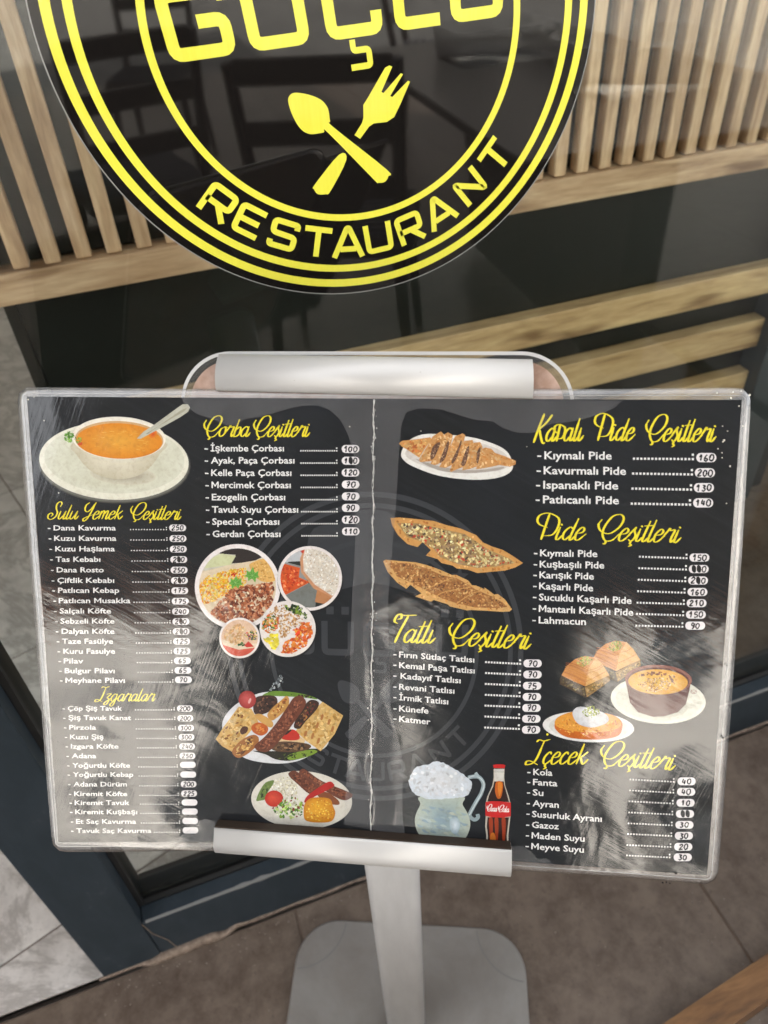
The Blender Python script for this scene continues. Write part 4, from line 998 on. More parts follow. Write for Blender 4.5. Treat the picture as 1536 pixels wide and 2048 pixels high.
slice_([(700, 600), (770, 370), (855, 358), (875, 400), (850, 560), (760, 590)], [(830, 440), (858, 400), (852, 470), (835, 540), (822, 520)], 9e-6)
slice_([(595, 600), (660, 440), (720, 350), (790, 340), (800, 380), (745, 560), (660, 590), (605, 614)], [(700, 520), (740, 410), (762, 400), (745, 500), (720, 560), (695, 555)], 1.3e-5)
slice_([(505, 572), (580, 440), (640, 310), (705, 285), (728, 300), (700, 420), (640, 540), (560, 580)], [(610, 520), (660, 420), (690, 345), (695, 370), (660, 480), (625, 540)], 1.7e-5)
slice_([(430, 545), (480, 440), (540, 300), (580, 275), (622, 300), (600, 400), (560, 520), (470, 556)], [(510, 520), (555, 400), (580, 350), (590, 380), (560, 490), (525, 530)], 2.1e-5)
slice_([(333, 505), (400, 400), (450, 310), (520, 268), (543, 290), (520, 400), (450, 520), (345, 530)], [(430, 480), (450, 400), (500, 360), (512, 380), (470, 480), (440, 510)], 2.5e-5)
P7([(160, 370), (190, 348), (270, 340), (430, 318), (440, 335), (380, 420), (335, 492), (240, 430), (185, 395)], (214, 158, 92), 2.9e-5)
S7([(165, 370), (190, 352), (430, 325), (330, 485), (240, 425)], 60, (1.5, 4), [(222, 170, 102), (206, 128, 66), (190, 104, 54), (228, 184, 122)], 3e-5)
done(p)

# two open pides
p = pic('cheese_pide_picture', 'picture of an open pide with cheese and peppers')
Pp = lambda L, col, dz, sm=0: p.poly(smooth_closed(L, 4) if sm else L, col, Z1 + dz)
CR = [(210, 150, 78), (226, 172, 102), (188, 122, 58), (234, 188, 122)]
o_ = [(781, 1036), (800, 1035), (832, 1038), (868, 1042), (892, 1050), (921, 1057), (952, 1070), (966, 1085), (984, 1093), (1006, 1100), (1026, 1112), (1046, 1126), (1030, 1135), (1010, 1141), (955, 1146), (935, 1139), (914, 1137), (905, 1131), (883, 1126), (875, 1118), (852, 1111), (862, 1100), (845, 1084), (835, 1094), (815, 1088), (796, 1070), (784, 1050)]
Pp(o_, (216, 160, 90), 0); p.scatter(inpoly(o_), (780, 1030, 1048, 1148), 240, (1.2, 3.4), CR, Z1 + 1e-6)
i_ = [(794, 1046), (830, 1046), (886, 1058), (930, 1068), (975, 1098), (1020, 1118), (1030, 1126), (1000, 1132), (955, 1136), (915, 1128), (880, 1114), (868, 1098), (840, 1082), (815, 1074)]
Pp(i_, (170, 140, 90), 4e-6); p.scatter(inpoly(i_), (792, 1044, 1032, 1140), 520, (1.2, 3.6), [(236, 218, 160), (244, 230, 182), (130, 104, 80), (170, 140, 106), (84, 66, 52), (228, 204, 140), (200, 70, 46), (240, 222, 160)], Z1 + 6e-6)
done(p)
p = pic('minced_meat_pide_picture', 'picture of an open pide with minced meat')
G3 = lambda L: cvt(L, 740, 1080, 4.267)
o_ = G3([(112, 180), (135, 167), (250, 178), (390, 190), (480, 212), (590, 250), (700, 298), (735, 296), (838, 345), (870, 385), (905, 388), (980, 420), (975, 403), (1060, 465), (1090, 460), (1150, 505), (1212, 590), (1190, 608), (1130, 612), (980, 602), (862, 596), (830, 600), (680, 565), (665, 548), (545, 510), (520, 525), (385, 480), (440, 455), (345, 380), (310, 415), (230, 360), (150, 270)])
Pp(o_, (222, 174, 108), 0); p.scatter(inpoly(o_), (765, 1115, 1030, 1225), 260, (1.2, 3.2), CR, Z1 + 1e-6)
i_ = G3([(165, 195), (330, 195), (480, 240), (620, 300), (740, 325), (830, 375), (900, 420), (1040, 480), (1130, 530), (1170, 570), (1100, 580), (900, 575), (740, 540), (600, 490), (480, 430), (360, 365), (230, 310)])
Pp(i_, (168, 112, 62), 4e-6); p.scatter(inpoly(i_), (775, 1122, 1018, 1222), 640, (1.0, 2.8), [(190, 136, 80), (208, 158, 98), (150, 98, 58), (116, 76, 48), (222, 180, 118), (164, 112, 68)], Z1 + 6e-6)
for ln_ in ([(430, 440), (520, 400), (700, 320)], [(560, 480), (640, 440), (860, 400)], [(740, 540), (860, 460), (960, 430)]):
    p.ribbon(catmull(G3(ln_), 5), lambda t, d: 1.6, (220, 168, 100), Z1 + 9e-6)
done(p)

# desserts
def G8(L): return cvt(L, 1060, 1260, 3.657)
def P8(L, col, dz, sm=0): p.poly(smooth_closed(G8(L), 4) if sm else G8(L), col, Z1 + dz)
def S8(L, n, sz, cols, dz):
    g_ = G8(L); xs = [q[0] for q in g_]; ys = [q[1] for q in g_]; p.scatter(inpoly(g_), (min(xs), min(ys), max(xs), max(ys)), n, sz, cols, Z1 + dz)
PIS = [(132, 150, 40), (160, 174, 60), (104, 122, 30), (186, 196, 90)]
def baklava(ox, oy):
    sh = lambda L: [(a + ox, b + oy) for a, b in L]
    P8(sh([(218, 355), (235, 330), (400, 420), (410, 495), (218, 395)]), (72, 56, 34), 0); P8(sh([(400, 420), (580, 330), (585, 370), (490, 440), (415, 492)]), (150, 116, 60), 0)
    S8(sh([(225, 350), (400, 425), (408, 485), (225, 390)]), 60, (.9, 2.4), [(90, 76, 40), (60, 46, 28), (120, 104, 60)], 2e-6); S8(sh([(405, 430), (578, 340), (580, 370), (415, 485)]), 70, (.9, 2.6), [(190, 150, 84), (130, 104, 50), (214, 176, 104), (96, 84, 44)], 2e-6)
    P8(sh([(230, 330), (270, 260), (330, 212), (400, 190), (480, 200), (530, 250), (580, 330), (490, 372), (405, 412), (320, 375)]), (206, 138, 68), 4e-6)
    P8(sh([(405, 412), (430, 280), (480, 200), (530, 250), (580, 330), (490, 372)]), (224, 172, 100), 5e-6)
    for k in range(7):
        p.ribbon(catmull(G8(sh([(245 + k * 3, 318 - k * 13), (320, 350 - k * 17), (402, 395 - k * 19)])), 4), lambda t, d: .9, random.choice([(224, 150, 70), (172, 90, 34)]), Z1 + 7e-6)
        p.ribbon(catmull(G8(sh([(410, 395 - k * 19), (490, 352 - k * 15), (566 - k * 8, 312 - k * 12)])), 4), lambda t, d: .9, random.choice([(236, 176, 100), (196, 122, 56)]), Z1 + 7e-6)
    S8(sh([(330, 250), (360, 195), (420, 188), (462, 215), (440, 250), (390, 272)]), 90, (.7, 1.9), PIS, 9e-6)
p = pic('baklava_picture', 'picture of a piece of baklava, the farther one'); baklava(225, -112); done(p)
p = pic('baklava_picture', 'picture of a piece of baklava, the nearer one'); p.z = .00018; baklava(0, 0); done(p)
Z1 = .00012
p = pic('rice_pudding_picture', 'picture of baked rice pudding in a brown bowl')
p.ell(*G8([(937, 510)])[0], 95, 47.5, (228, 228, 214), 4, 60); p.ell(*G8([(940, 515)])[0], 86, 40, (208, 208, 192), 4, 60, z=Z1 + 2e-6, c1=(218, 218, 204)); p.ell(*G8([(945, 560)])[0], 56, 22, (120, 112, 108), 4, 40, z=Z1 + 3e-6, c1=(206, 206, 190))
P8([(695, 360), (710, 430), (730, 530), (790, 600), (900, 634), (980, 630), (1080, 600), (1140, 540), (1165, 440), (1182, 340)], (92, 46, 40), 5e-6)
p.ell(*G8([(938, 362)])[0], 66.8, 29.5, (140, 84, 70), 2, 60, z=Z1 + 7e-6); p.ell(*G8([(938, 368)])[0], 61.5, 26, (92, 44, 30), 2, 60, z=Z1 + 9e-6); p.ell(*G8([(935, 378)])[0], 59.5, 25, (236, 190, 84), 2, 60, z=Z1 + 1.1e-5, c1=(226, 164, 50))
S8([(760, 340), (850, 300), (1000, 300), (1080, 340), (1060, 400), (940, 330), (820, 340)], 26, (1.4, 4), [(150, 84, 34), (176, 108, 46), (110, 60, 30)], 1.3e-5)
S8([(780, 400), (860, 350), (960, 340), (1040, 390), (1000, 440), (900, 460), (820, 440)], 200, (.6, 1.8), [(196, 150, 96), (160, 104, 60), (222, 186, 136), (236, 210, 170)], 1.5e-5)
p.ribbon(ellp(*G8([(1196, 450)])[0], 6, 3.6, 0, 20) + [ellp(*G8([(1196, 450)])[0], 6, 3.6, 0, 20)[0]], lambda t, d: .8, (140, 70, 64), Z1 + 4e-6)
p.ribbon(catmull(G8([(1180, 445), (1196, 458), (1212, 445)]), 4), lambda t, d: .8, (150, 80, 70), Z1 + 4e-6)
done(p)
p = pic('kunefe_picture', 'picture of a round orange pastry with cream and pistachio')
Z1 = .00008
p.ell(*G8([(427, 708)])[0], 91.5, 30.5, (236, 236, 234), 3, 60); p.ell(*G8([(430, 712)])[0], 80, 25, (220, 220, 216), 3, 60, z=Z1 + 2e-6)
P8([(180, 690), (200, 640), (300, 600), (440, 595), (600, 620), (670, 670), (672, 730), (640, 775), (540, 798), (400, 800), (260, 780), (190, 730)], (204, 104, 24), 4e-6, 1)
P8([(180, 685), (210, 635), (310, 600), (440, 597), (600, 622), (665, 672), (640, 720), (520, 745), (380, 745), (240, 725)], (232, 160, 60), 6e-6, 1)
S8([(190, 690), (300, 610), (600, 630), (660, 690), (640, 765), (400, 792), (220, 750)], 200, (.8, 2.4), [(240, 170, 66), (222, 140, 44), (206, 112, 30), (246, 186, 90)], 8e-6)
p.fan(*G8([(430, 620)])[0], smooth_closed(G8([(318, 640), (315, 590), (370, 560), (500, 590), (560, 620), (575, 660), (540, 690), (450, 712), (360, 690)]), 4), (244, 244, 244), (214, 216, 220), Z1 + 1.2e-5)
S8([(378, 600), (410, 560), (455, 548), (505, 580), (520, 610), (450, 645), (400, 630)], 110, (.7, 1.9), PIS, 1.5e-5)
done(p)

# drinks
def G9(L): return cvt(L, 760, 1440, 4.518)
def P9(L, col, dz, sm=0): p.poly(smooth_closed(G9(L), 4) if sm else G9(L), col, Z1 + dz)
p = pic('ayran_mug_picture', 'picture of a frothy glass mug of ayran')
v_, f_ = ribbon(catmull(G9([(795, 520), (850, 510), (900, 520), (935, 580), (915, 660), (880, 720), (840, 790), (810, 860), (850, 900), (885, 880), (880, 850)]), 6), lambda t, d: 7.5)
p.raw(v_, f_, (152, 170, 176), Z1); v_, f_ = ribbon(catmull(G9([(800, 520), (850, 505), (905, 525), (940, 580), (915, 665), (838, 800), (808, 860)]), 6), lambda t, d: 2.2); p.raw(v_, f_, (206, 218, 222), Z1 + 2e-6)
P9([(850, 510), (855, 480), (873, 468), (890, 490), (900, 515)], (168, 184, 190), 1e-6)
mug = smooth_closed(G9([(370, 690), (365, 760), (325, 850), (315, 920), (335, 1000), (390, 1080), (480, 1110), (680, 1115), (760, 1080), (805, 1000), (815, 920), (790, 840), (745, 760), (742, 690)]), 4)
p.fan(*G9([(560, 900)])[0], mug, (140, 166, 178), (186, 196, 182), Z1 + 4e-6)
for k in range(70):
    a_ = random.uniform(360, 780); b_ = random.uniform(730, 1080)
    if inell(565, 920, 215, 165)(a_, b_):
        c = random.choice([(180, 196, 196), (162, 182, 188), (190, 198, 184), (146, 168, 180), (176, 190, 176)])
        p.ribbon(catmull(G9([(a_ - 30, b_ - 12), (a_, b_ + random.uniform(-8, 8)), (a_ + 34, b_ + random.uniform(0, 24))]), 4), lambda t, d: 5 * math.sin(math.pi * min(1, max(0, t))) + .3, c, Z1 + 6e-6 + k * 1e-8)
p.fan(*G9([(678, 950)])[0], smooth_closed(G9([(630, 900), (690, 880), (725, 940), (700, 1020), (645, 1010)]), 4), (222, 234, 242), (170, 192, 204), Z1 + 1e-5)
froth = []
rnd = [(320, 430), (430, 400), (510, 372), (600, 400), (700, 455), (770, 500), (825, 560), (815, 640), (790, 680), (720, 700), (600, 712), (470, 715), (360, 690), (290, 640), (258, 560), (280, 500)]
q = smooth_closed(rnd, 6); q = [(a_ + random.uniform(-5, 5), b_ + random.uniform(-5, 5)) for a_, b_ in q]
p.fan(*G9([(560, 560)])[0], G9(q), (226, 228, 232), (212, 222, 232), Z1 + 1.3e-5)
S_ = inpoly(G9(rnd)); p.scatter(S_, (818, 1525, 943, 1598), 90, (2, 5), [(222, 227, 234), (226, 229, 234), (219, 225, 233)], Z1 + 1.4e-5)
done(p)
p = pic('cola_bottle_picture', 'picture of a contour glass cola bottle with a red label')
Z1 = .00009
bt_ = [(1027, 440), (1125, 440), (1122, 520), (1130, 590), (1160, 680), (1182, 760), (1180, 860), (1168, 960), (1160, 1040), (1160, 1145), (958, 1130), (960, 1040), (950, 960), (955, 880), (952, 760), (970, 690), (1015, 590), (1027, 520)]
P9(bt_, (196, 190, 176), 0, 0)
P9([(1032, 555), (1118, 555), (1126, 600), (1150, 680), (1165, 740), (970, 735), (985, 680), (1022, 600)], (40, 14, 8), 3e-6)
P9([(1050, 560), (1105, 560), (1110, 620), (1092, 700), (1060, 705), (1040, 640)], (196, 96, 20), 5e-6, 1); P9([(1065, 570), (1100, 570), (1098, 640), (1075, 690)], (222, 134, 44), 6e-6, 1)
P9([(972, 878), (1165, 880), (1155, 960), (1145, 1040), (1150, 1140), (975, 1128), (975, 1040), (965, 960)], (46, 14, 8), 3e-6)
for xa in (985, 1035, 1100): P9([(xa, 890), (xa + 32, 890), (xa + 34, 1000), (xa + 26, 1100), (xa + 8, 1100), (xa + 4, 1000)], random.choice([(178, 74, 24), (160, 58, 20)]), 5e-6, 1)
P9([(1000, 1030), (1030, 1020), (1045, 1080), (1020, 1110), (998, 1090)], (214, 120, 40), 6e-6, 1)
P9([(1032, 445), (1120, 445), (1116, 550), (1034, 550)], (216, 214, 206), 4e-6)
for ya in (462, 470): p.ribbon([Vector(q_) for q_ in G9([(1030, ya), (1121, ya + 2)])], lambda t, d: .5, (150, 148, 140), Z1 + 5e-6)
P9([(955, 740), (1010, 733), (1100, 736), (1182, 745), (1182, 870), (1100, 882), (1010, 878), (952, 865)], (208, 34, 34), 8e-6)
P9([(1022, 405), (1060, 400), (1110, 400), (1132, 408), (1126, 436), (1028, 433)], (204, 30, 30), 8e-6)
a_, b_ = G9([(965, 822)])[0], G9([(1058, 826)])[0]; heading(p, 'Coca', a_, b_, 14, (250, 246, 244), .30, .14, Z1 + 1.1e-5)
a_, b_ = G9([(1062, 828)])[0], G9([(1168, 832)])[0]; heading(p, '-Cola', a_, b_, 14, (250, 246, 244), .30, .14, Z1 + 1.1e-5)
done(p)

# ---- headings
ZT = .00022
YEL = (247, 230, 50)
HEADS = [
 ([('Çorba', (408.5, 873), (501, 873)), ('Çeşitleri', (508, 873), (620, 873))], 42),
 ([('Sulu', (96, 1038), (158, 1038)), ('Yemek', (166, 1038), (246, 1038)), ('Çeşitleri', (262, 1038.5), (363, 1039))], 34),
 ([('Izgaralar', (190, 1402), (311, 1402))], 30),
 ([('Kapalı', (1067, 883), (1167.5, 881)), ('Pide', (1189, 880), (1270.6, 881)), ('Çeşitleri', (1292, 882), (1432, 883))], 54),
 ([('Pide', (1074, 1078), (1172, 1080)), ('Çeşitleri', (1196, 1080), (1362, 1085))], 53),
 ([('Tatlı', (788, 1284), (871, 1286)), ('Çeşitleri', (897, 1289), (1062, 1298))], 55),
 ([('İçecek', (1051, 1527), (1176, 1528)), ('Çeşitleri', (1200, 1529), (1350, 1540))], 50)]
for words, cap in HEADS:
    pr = Print(M, ZT)
    for wd, a_, b_ in words: heading(pr, wd, a_, b_, cap, YEL, .20, .075)
    pr.build('script_heading', card)

# ---- lines of the price list
WHT = (244, 243, 240)
def line_of_type(pr, s, p0, p1, cap, col=WHT):
    vs, fs, x0, x1 = text_geo(s); a = Vector(p0); b = Vector(p1); ex = (b - a) / (x1 - x0); ln = ex.normalized(); ey = Vector((ln.y, -ln.x)) * cap / CAPH
    ey = Vector((0, -cap / CAPH)) * .6 + ey * .4
    pr.raw([tuple(a + ex * (x - x0) + ey * y) for x, y in vs], fs, col)
def dots(pr, x0, x1, y0, y1, n, sz):
    sz *= .86
    for k in range(n):
        t = k / (n - 1); cx = x0 + (x1 - x0) * t; cy = y0 + (y1 - y0) * t; h_ = sz / 2
        pr.poly([(cx - h_, cy - h_), (cx + h_, cy - h_), (cx + h_, cy + h_), (cx - h_, cy + h_)], WHT)
    cy = y1 - sz * 2.0; pr.poly([(x1 - h_, cy - h_), (x1 + h_, cy - h_), (x1 + h_, cy + h_), (x1 - h_, cy + h_)], WHT)
def pill(cx, cy, hw, hh, txt, ang=0, ink=(16, 15, 18)):
    pr = Print(M, ZT); pr.poly(rrect(cx - hw, cy - hh, cx + hw, cy + hh, hh * .98, 6), (243, 238, 238)); o = pr.build('price_label', card)
    if not txt: return o
    q = Print(M, ZT + .00006); nch = len(txt); cw = min(hw * 1.62 / nch, hh * 1.25); x = cx - cw * nch / 2 + cw * .12
    for ch in txt:
        if ch == '#':
            q.poly(smooth_closed([(x + cw * .05, cy - hh * .8), (x + cw * .5, cy - hh * .95), (x + cw * .85, cy - hh * .4), (x + cw * .8, cy + hh * .7), (x + cw * .4, cy + hh * .9), (x, cy + hh * .3)], 3), ink)
        else:
            jx, jy, sc = random.uniform(-.04, .04) * cw, random.uniform(-.08, .08) * hh, random.uniform(.88, 1.05)
            for st in DIG[ch]:
                pts = catmull([(x + jx + px * cw * .82 * sc + (py - .5) * cw * .12 + random.uniform(-.03, .03) * cw, cy + jy + (.5 - py) * hh * 1.42 * sc + random.uniform(-.04, .04) * hh) for px, py in st], 5)
                q.ribbon(pts, lambda t, d: hh * random.uniform(.24, .42), ink)
        x += cw
    h = q.build('handwritten_price', card); h.parent = o; return o

def section(names, ox, oy, s, x0, x1, b0, b1, dx0, dx1, dy0, dy1, pc, hw, hh, cap, prices, nd, dash=None, dsz=2.6):
    n = len(names)
    for i, nm in enumerate(names):
        g_ = lambda L, k=i: L[k] if isinstance(L, (list, tuple)) else L
        X = lambda v: ox + v / s; Y_ = lambda v: oy + v / s
        pr = Print(M, ZT)
        a_ = (X(x0[i]), Y_(b0[i])); b_ = (X(x1[i]), Y_(b1[i])); line_of_type(pr, nm, a_, b_, cap)
        dx = X(dash[i]) if dash else a_[0] - cap * .85; dw = cap * .5; dy = a_[1] - cap * .36 - (b_[1] - a_[1]) * .08; th = cap * .085
        pr.poly([(dx, dy - th), (dx + dw, dy - th + .3), (dx + dw, dy + th + .3), (dx, dy + th)], WHT)
        dots(pr, X(dx0[i]), X(dx1[i]), Y_(dy0[i]) - dsz / 2, Y_(dy1[i]) - dsz / 2, nd if isinstance(nd, int) else nd[i], dsz)
        pr.build('menu_line', card)
        pill(X(pc[i][0]), Y_(pc[i][1]), hw / s, hh / s, prices[i])
sect = section
sect(['İşkembe Çorbası', 'Ayak, Paça Çorbası', 'Kelle Paça Çorbası', 'Mercimek Çorbası', 'Ezogelin Çorbası', 'Tavuk Suyu Çorbası', 'Special Çorbası', 'Gerdan Çorbası'], 380, 790, 4.042,
     [168, 170, 172, 175, 177, 178, 180, 183], [760, 845, 820, 815, 770, 875, 722, 732], [455, 553, 653, 752, 850, 950, 1048, 1147], [455, 553, 653, 752, 850, 950, 1048, 1147],
     [897 + k * 1.3 for k in range(8)], [1186 + k * .4 for k in range(8)], [457, 556, 655, 753, 852, 949, 1046, 1144], [457, 556, 655, 753, 852, 949, 1046, 1144],
     [(1298, 436), (1298, 531), (1298, 627), (1299, 723), (1299, 819), (1299, 912), (1299, 1008), (1300, 1102)], 71, 32, 13.4,
     ['100', '1#0', '120', '70', '70', '90', '120', '110'], 17, [118, 120, 122, 125, 127, 130, 132, 134], 3.1)
SX0 = [215, 220, 230, 233, 243, 248, 255, 262, 270, 276, 287, 290, 303, 306, 315, 322]; SX1 = [777, 782, 768, 637, 668, 762, 808, 908, 733, 765, 765, 752, 770, 483, 767, 858]
SB = [183, 277, 372, 467, 562, 657, 747, 840, 933, 1025, 1117, 1207, 1297, 1385, 1473, 1560]
sect(['Dana Kavurma', 'Kuzu Kavurma', 'Kuzu Haşlama', 'Tas Kebabı', 'Dana Rosto', 'Çiftlik Kebabı', 'Patlıcan Kebap', 'Patlıcan Musakka', 'Salçalı Köfte', 'Sebzeli Köfte', 'Dalyan Köfte', 'Taze Fasülye', 'Kuru Fasulye', 'Pilav', 'Bulgur Pilavı', 'Meyhane Pilavı'],
     60, 1020, 4.518, SX0, SX1, SB, SB, [910, 913, 918, 923, 927, 932, 937, 942, 948, 953, 958, 963, 967, 972, 978, 983], [1234, 1238, 1242, 1245, 1248, 1252, 1256, 1259, 1263, 1266, 1270, 1274, 1278, 1282, 1286, 1291],
     [v - 1 for v in SB], [v - 1 for v in SB], [(1335, 161), (1338, 258), (1341, 353), (1345, 447), (1348, 542), (1351, 637), (1354, 729), (1358, 823), (1361, 915), (1364, 1007), (1367, 1097), (1371, 1186), (1374, 1274), (1378, 1361), (1383, 1448), (1387, 1533)], 76, 30, 10.6,
     ['250', '250', '250', '2#0', '250', '2#0', '175', '175', '240', '2#0', '2#0', '125', '125', '65', '65', '70'], 14, [163, 170, 177, 184, 191, 198, 203, 213, 218, 228, 234, 243, 250, 258, 265, 272], 2.5)
IB = [275, 360, 447, 533, 618, 704, 790, 873, 960, 1047, 1127, 1210, 1297, 1380]
sect(['Çöp Şiş Tavuk', 'Şiş Tavuk Kanat', 'Pirzola', 'Kuzu Şiş', 'Izgara Köfte', 'Adana', 'Yoğurtlu Köfte', 'Yoğurtlu Kebap', 'Adana Dürüm', 'Kiremit Köfte', 'Kiremit Tavuk', 'Kiremit Kuşbaşı', 'Et Saç Kavurma', 'Tavuk Saç Kavurma'],
     80, 1360, 4.518, [252, 258, 265, 273, 280, 288, 293, 298, 303, 310, 315, 320, 327, 330], [743, 825, 508, 575, 712, 510, 815, 845, 787, 790, 810, 880, 870, 1008], IB, IB,
     [864, 867, 872, 879, 884, 889, 894, 897, 902, 904, 909, 912, 917, 1034], [1213, 1219, 1224, 1229, 1232, 1236, 1241, 1244, 1246, 1250, 1254, 1258, 1261, 1262], [v - 1 for v in IB], [v - 1 for v in IB],
     [(1310, 257), (1314, 345), (1320, 432), (1324, 515), (1330, 599), (1333, 684), (1337, 765), (1340, 853), (1344, 940), (1348, 1024), (1352, 1105), (1355, 1187), (1358, 1272), (1360, 1357)], 71, 28, 9.6,
     ['200', '200', '300', '300', '240', '250', '', '', '200', '225', '', '', '', ''], [16] * 13 + [11], [v - 47 for v in (252, 258, 265, 273, 280, 288, 293, 298, 303, 310, 315, 320, 327, 330)], 2.3)
sect(['Kıymalı Pide', 'Kavurmalı Pide', 'Ispanaklı Pide', 'Patlıcanlı Pide'], 1040, 800, 3.491, [170, 165, 162, 160], [640, 740, 685, 690], [412, 517, 618, 720], [415, 522, 624, 727],
     [795, 789, 785, 780], [1206, 1199, 1193, 1186], [418, 522, 627, 732], [421, 528, 634, 739], [(1300, 402), (1290, 508), (1283, 612), (1278, 718)], 70, 32, 16.2, ['160', '200', '130', '140'], 17, [120, 116, 112, 109], 5.0)
sect(['Kıymalı Pide', 'Kuşbaşılı Pide', 'Karışık Pide', 'Kaşarlı Pide', 'Sucuklu Kaşarlı Pide', 'Mantarlı Kaşarlı Pide', 'Lahmacun'], 1040, 1060, 3.491,
     [140, 137, 135, 133, 132, 131, 130], [540, 587, 515, 510, 778, 790, 460], [182, 260, 335, 412, 490, 570, 650], [188, 268, 345, 427, 515, 597, 662],
     [836, 832, 828, 824, 820, 816, 812], [1162, 1158, 1153, 1148, 1143, 1138, 1133], [193, 273, 354, 434, 514, 592, 674], [203, 283, 364, 444, 523, 602, 682],
     [(1252, 192), (1247, 272), (1242, 352), (1238, 432), (1232, 510), (1227, 590), (1222, 667)], 69, 28, 14, ['150', '##0', '2#0', '160', '210', '150', '90'], 16, [97, 95, 93, 91, 90, 88, 86], 4.1)
sect(['Fırın Sütlaç Tatlısı', 'Kemal Paşa Tatlısı', 'Kadayıf Tatlısı', 'Revani Tatlısı', 'İrmik Tatlısı', 'Künefe', 'Katmer'], 740, 1080, 4.267,
     [248, 248, 260, 248, 248, 248, 248], [890, 893, 773, 720, 667, 498, 515], [1000, 1090, 1182, 1275, 1365, 1460, 1548], [1045, 1138, 1222, 1310, 1402, 1480, 1574],
     [990, 990, 988, 988, 986, 985, 983], [1281, 1280, 1278, 1276, 1274, 1272, 1270], [1050, 1143, 1236, 1329, 1421, 1514, 1608], [1065, 1157, 1250, 1342, 1433, 1527, 1620],
     [(1387, 1052), (1386, 1147), (1383, 1243), (1381, 1338), (1378, 1432), (1376, 1525), (1374, 1618)], 78, 33, 12.2, ['70', '70', '75', '70', '70', '70', '70'], 13, [200] * 7, 4.2)
sect(['Kola', 'Fanta', 'Su', 'Ayran', 'Susurluk Ayranı', 'Gazoz', 'Maden Suyu', 'Meyve Suyu'], 1020, 1440, 3.491, [162, 160, 158, 157, 153, 152, 150, 148], [295, 330, 232, 340, 640, 340, 520, 515],
     [382, 452, 524, 600, 675, 750, 825, 900], [388, 462, 529, 612, 710, 762, 848, 925], [840, 838, 834, 831, 827, 824, 819, 816], [1142, 1140, 1136, 1133, 1129, 1126, 1120, 1114],
     [420, 496, 572, 650, 726, 800, 877, 950], [436, 512, 588, 664, 740, 814, 891, 964], [(1232, 427), (1229, 500), (1225, 577), (1221, 654), (1217, 731), (1213, 807), (1209, 884), (1205, 957)], 63, 27, 12.8,
     ['40', '40', '10', '##', '30', '30', '20', '30'], 16, [120, 119, 118, 116, 114, 112, 110, 108], 3.3)

# ---- air pockets where the film has come loose, crease down the fold, and the film itself
pock = [[(363, 795), (372, 812), (395, 828), (425, 838), (452, 850), (476, 851), (490, 838), (520, 834), (560, 822), (600, 812), (632, 810), (660, 820), (680, 838), (695, 865), (706, 900), (711, 940), (712, 1010), (710, 1100), (704, 1200), (701, 1300), (700, 1400), (697, 1500), (691, 1590), (688, 1648), (716, 1652), (742, 1658), (744, 1250), (746, 900), (747, 798)],
        [(750, 798), (749, 900), (746, 1250), (745, 1658), (770, 1664), (811, 1672), (806, 1640), (805, 1580), (808, 1540), (800, 1490), (786, 1440), (780, 1380), (778, 1290), (776, 1200), (786, 1080), (793, 1000), (797, 920), (803, 850), (812, 825), (835, 817), (880, 818), (915, 829), (950, 840), (985, 842), (1005, 856), (1035, 866), (1070, 865), (1100, 848), (1160, 840), (1200, 828), (1230, 815), (1242, 801)],
        [(338, 1682), (360, 1672), (376, 1660), (392, 1646), (410, 1636), (428, 1640), (436, 1655), (436, 1682)],
        [(1021, 1692), (1044, 1690), (1066, 1704), (1074, 1716), (1092, 1714), (1110, 1728), (1022, 1720)]]
for q in pock: cmesh('air_pocket', [M(*p_) for p_ in q][::-1], .00092, M_HAZE)
pr = Print(M, .00098, True)
for ph, am, wdt in ((0, 1.3, 1.5), (1.7, 2.4, .9), (3.1, 3.4, .6)):
    pts = [(748 - (y_ - 798) * .0075 + am * math.sin(y_ * .11 + ph) * math.sin(y_ * .023 + ph) + random.uniform(-.6, .6), y_) for y_ in range(799, 1660, 5)]
    pr.ribbon(pts, lambda t, d, w_=wdt: w_ * random.uniform(.3, 1.3), (226, 224, 218))
for k in range(90):
    y_ = random.uniform(800, 1655); x_ = 748 - (y_ - 798) * .0075 + random.gauss(0, 3.2); pr.poly(ellp(x_, y_, random.uniform(.4, 1.1), random.uniform(.6, 2.2), 0, 5), (210, 206, 200))
pr.build('crease_cracks', card)
pr = Print(M, .0017, True)
for x_, y_, r in ((59, 799, 1.6), (71, 794, 1), (91, 841, 1.1), (1443, 852, 1.4), (1446, 880, 2.0), (1444, 883, 1.6), (1434, 897, 1.4), (1442, 905, 1.3), (1442, 915, 1.4), (1458, 932, 1.9), (1453, 862, 1.2), (1476, 812, 1.6), (1432, 786, 1.8), (1460, 796, 2), (1464, 784, 1.5), (1480, 782, 1.5), (1497, 790, 2), (1484, 852, 1.5), (1451, 1006, 1.3), (700, 853, 1.1), (1053, 893, .9), (842, 862, 1), (120, 985, 1.2)):
    pr.poly(ellp(x_, y_, r, r * .9, 0, 8, .2), (226, 222, 206))
for x_, y_, r in ((1430, 1246, 1), (1437, 1244, 1), (1330, 1741, 2), (1350, 1743, 3), (1381, 1744, 1.4), (1398, 1726, 1.6), (1402, 1716, 1.4), (1405, 1728, 1), (1404, 1697, 1.7), (1403, 1691, 1), (1324, 1762, 2.2), (1331, 1761, 2.4), (1338, 1763, 1.5), (1341, 1697, 1.1), (1421, 1740, 1.3), (1452, 1329, 1.6), (1441, 1469, 2), (1444, 1473, 2.3), (1390, 1690, 1)):
    pr.poly(ellp(x_, y_, r, r * .8, random.uniform(0, 90), 7, .3), (22, 18, 18))
tag(pr.build('paint_specks', card), kind='stuff')
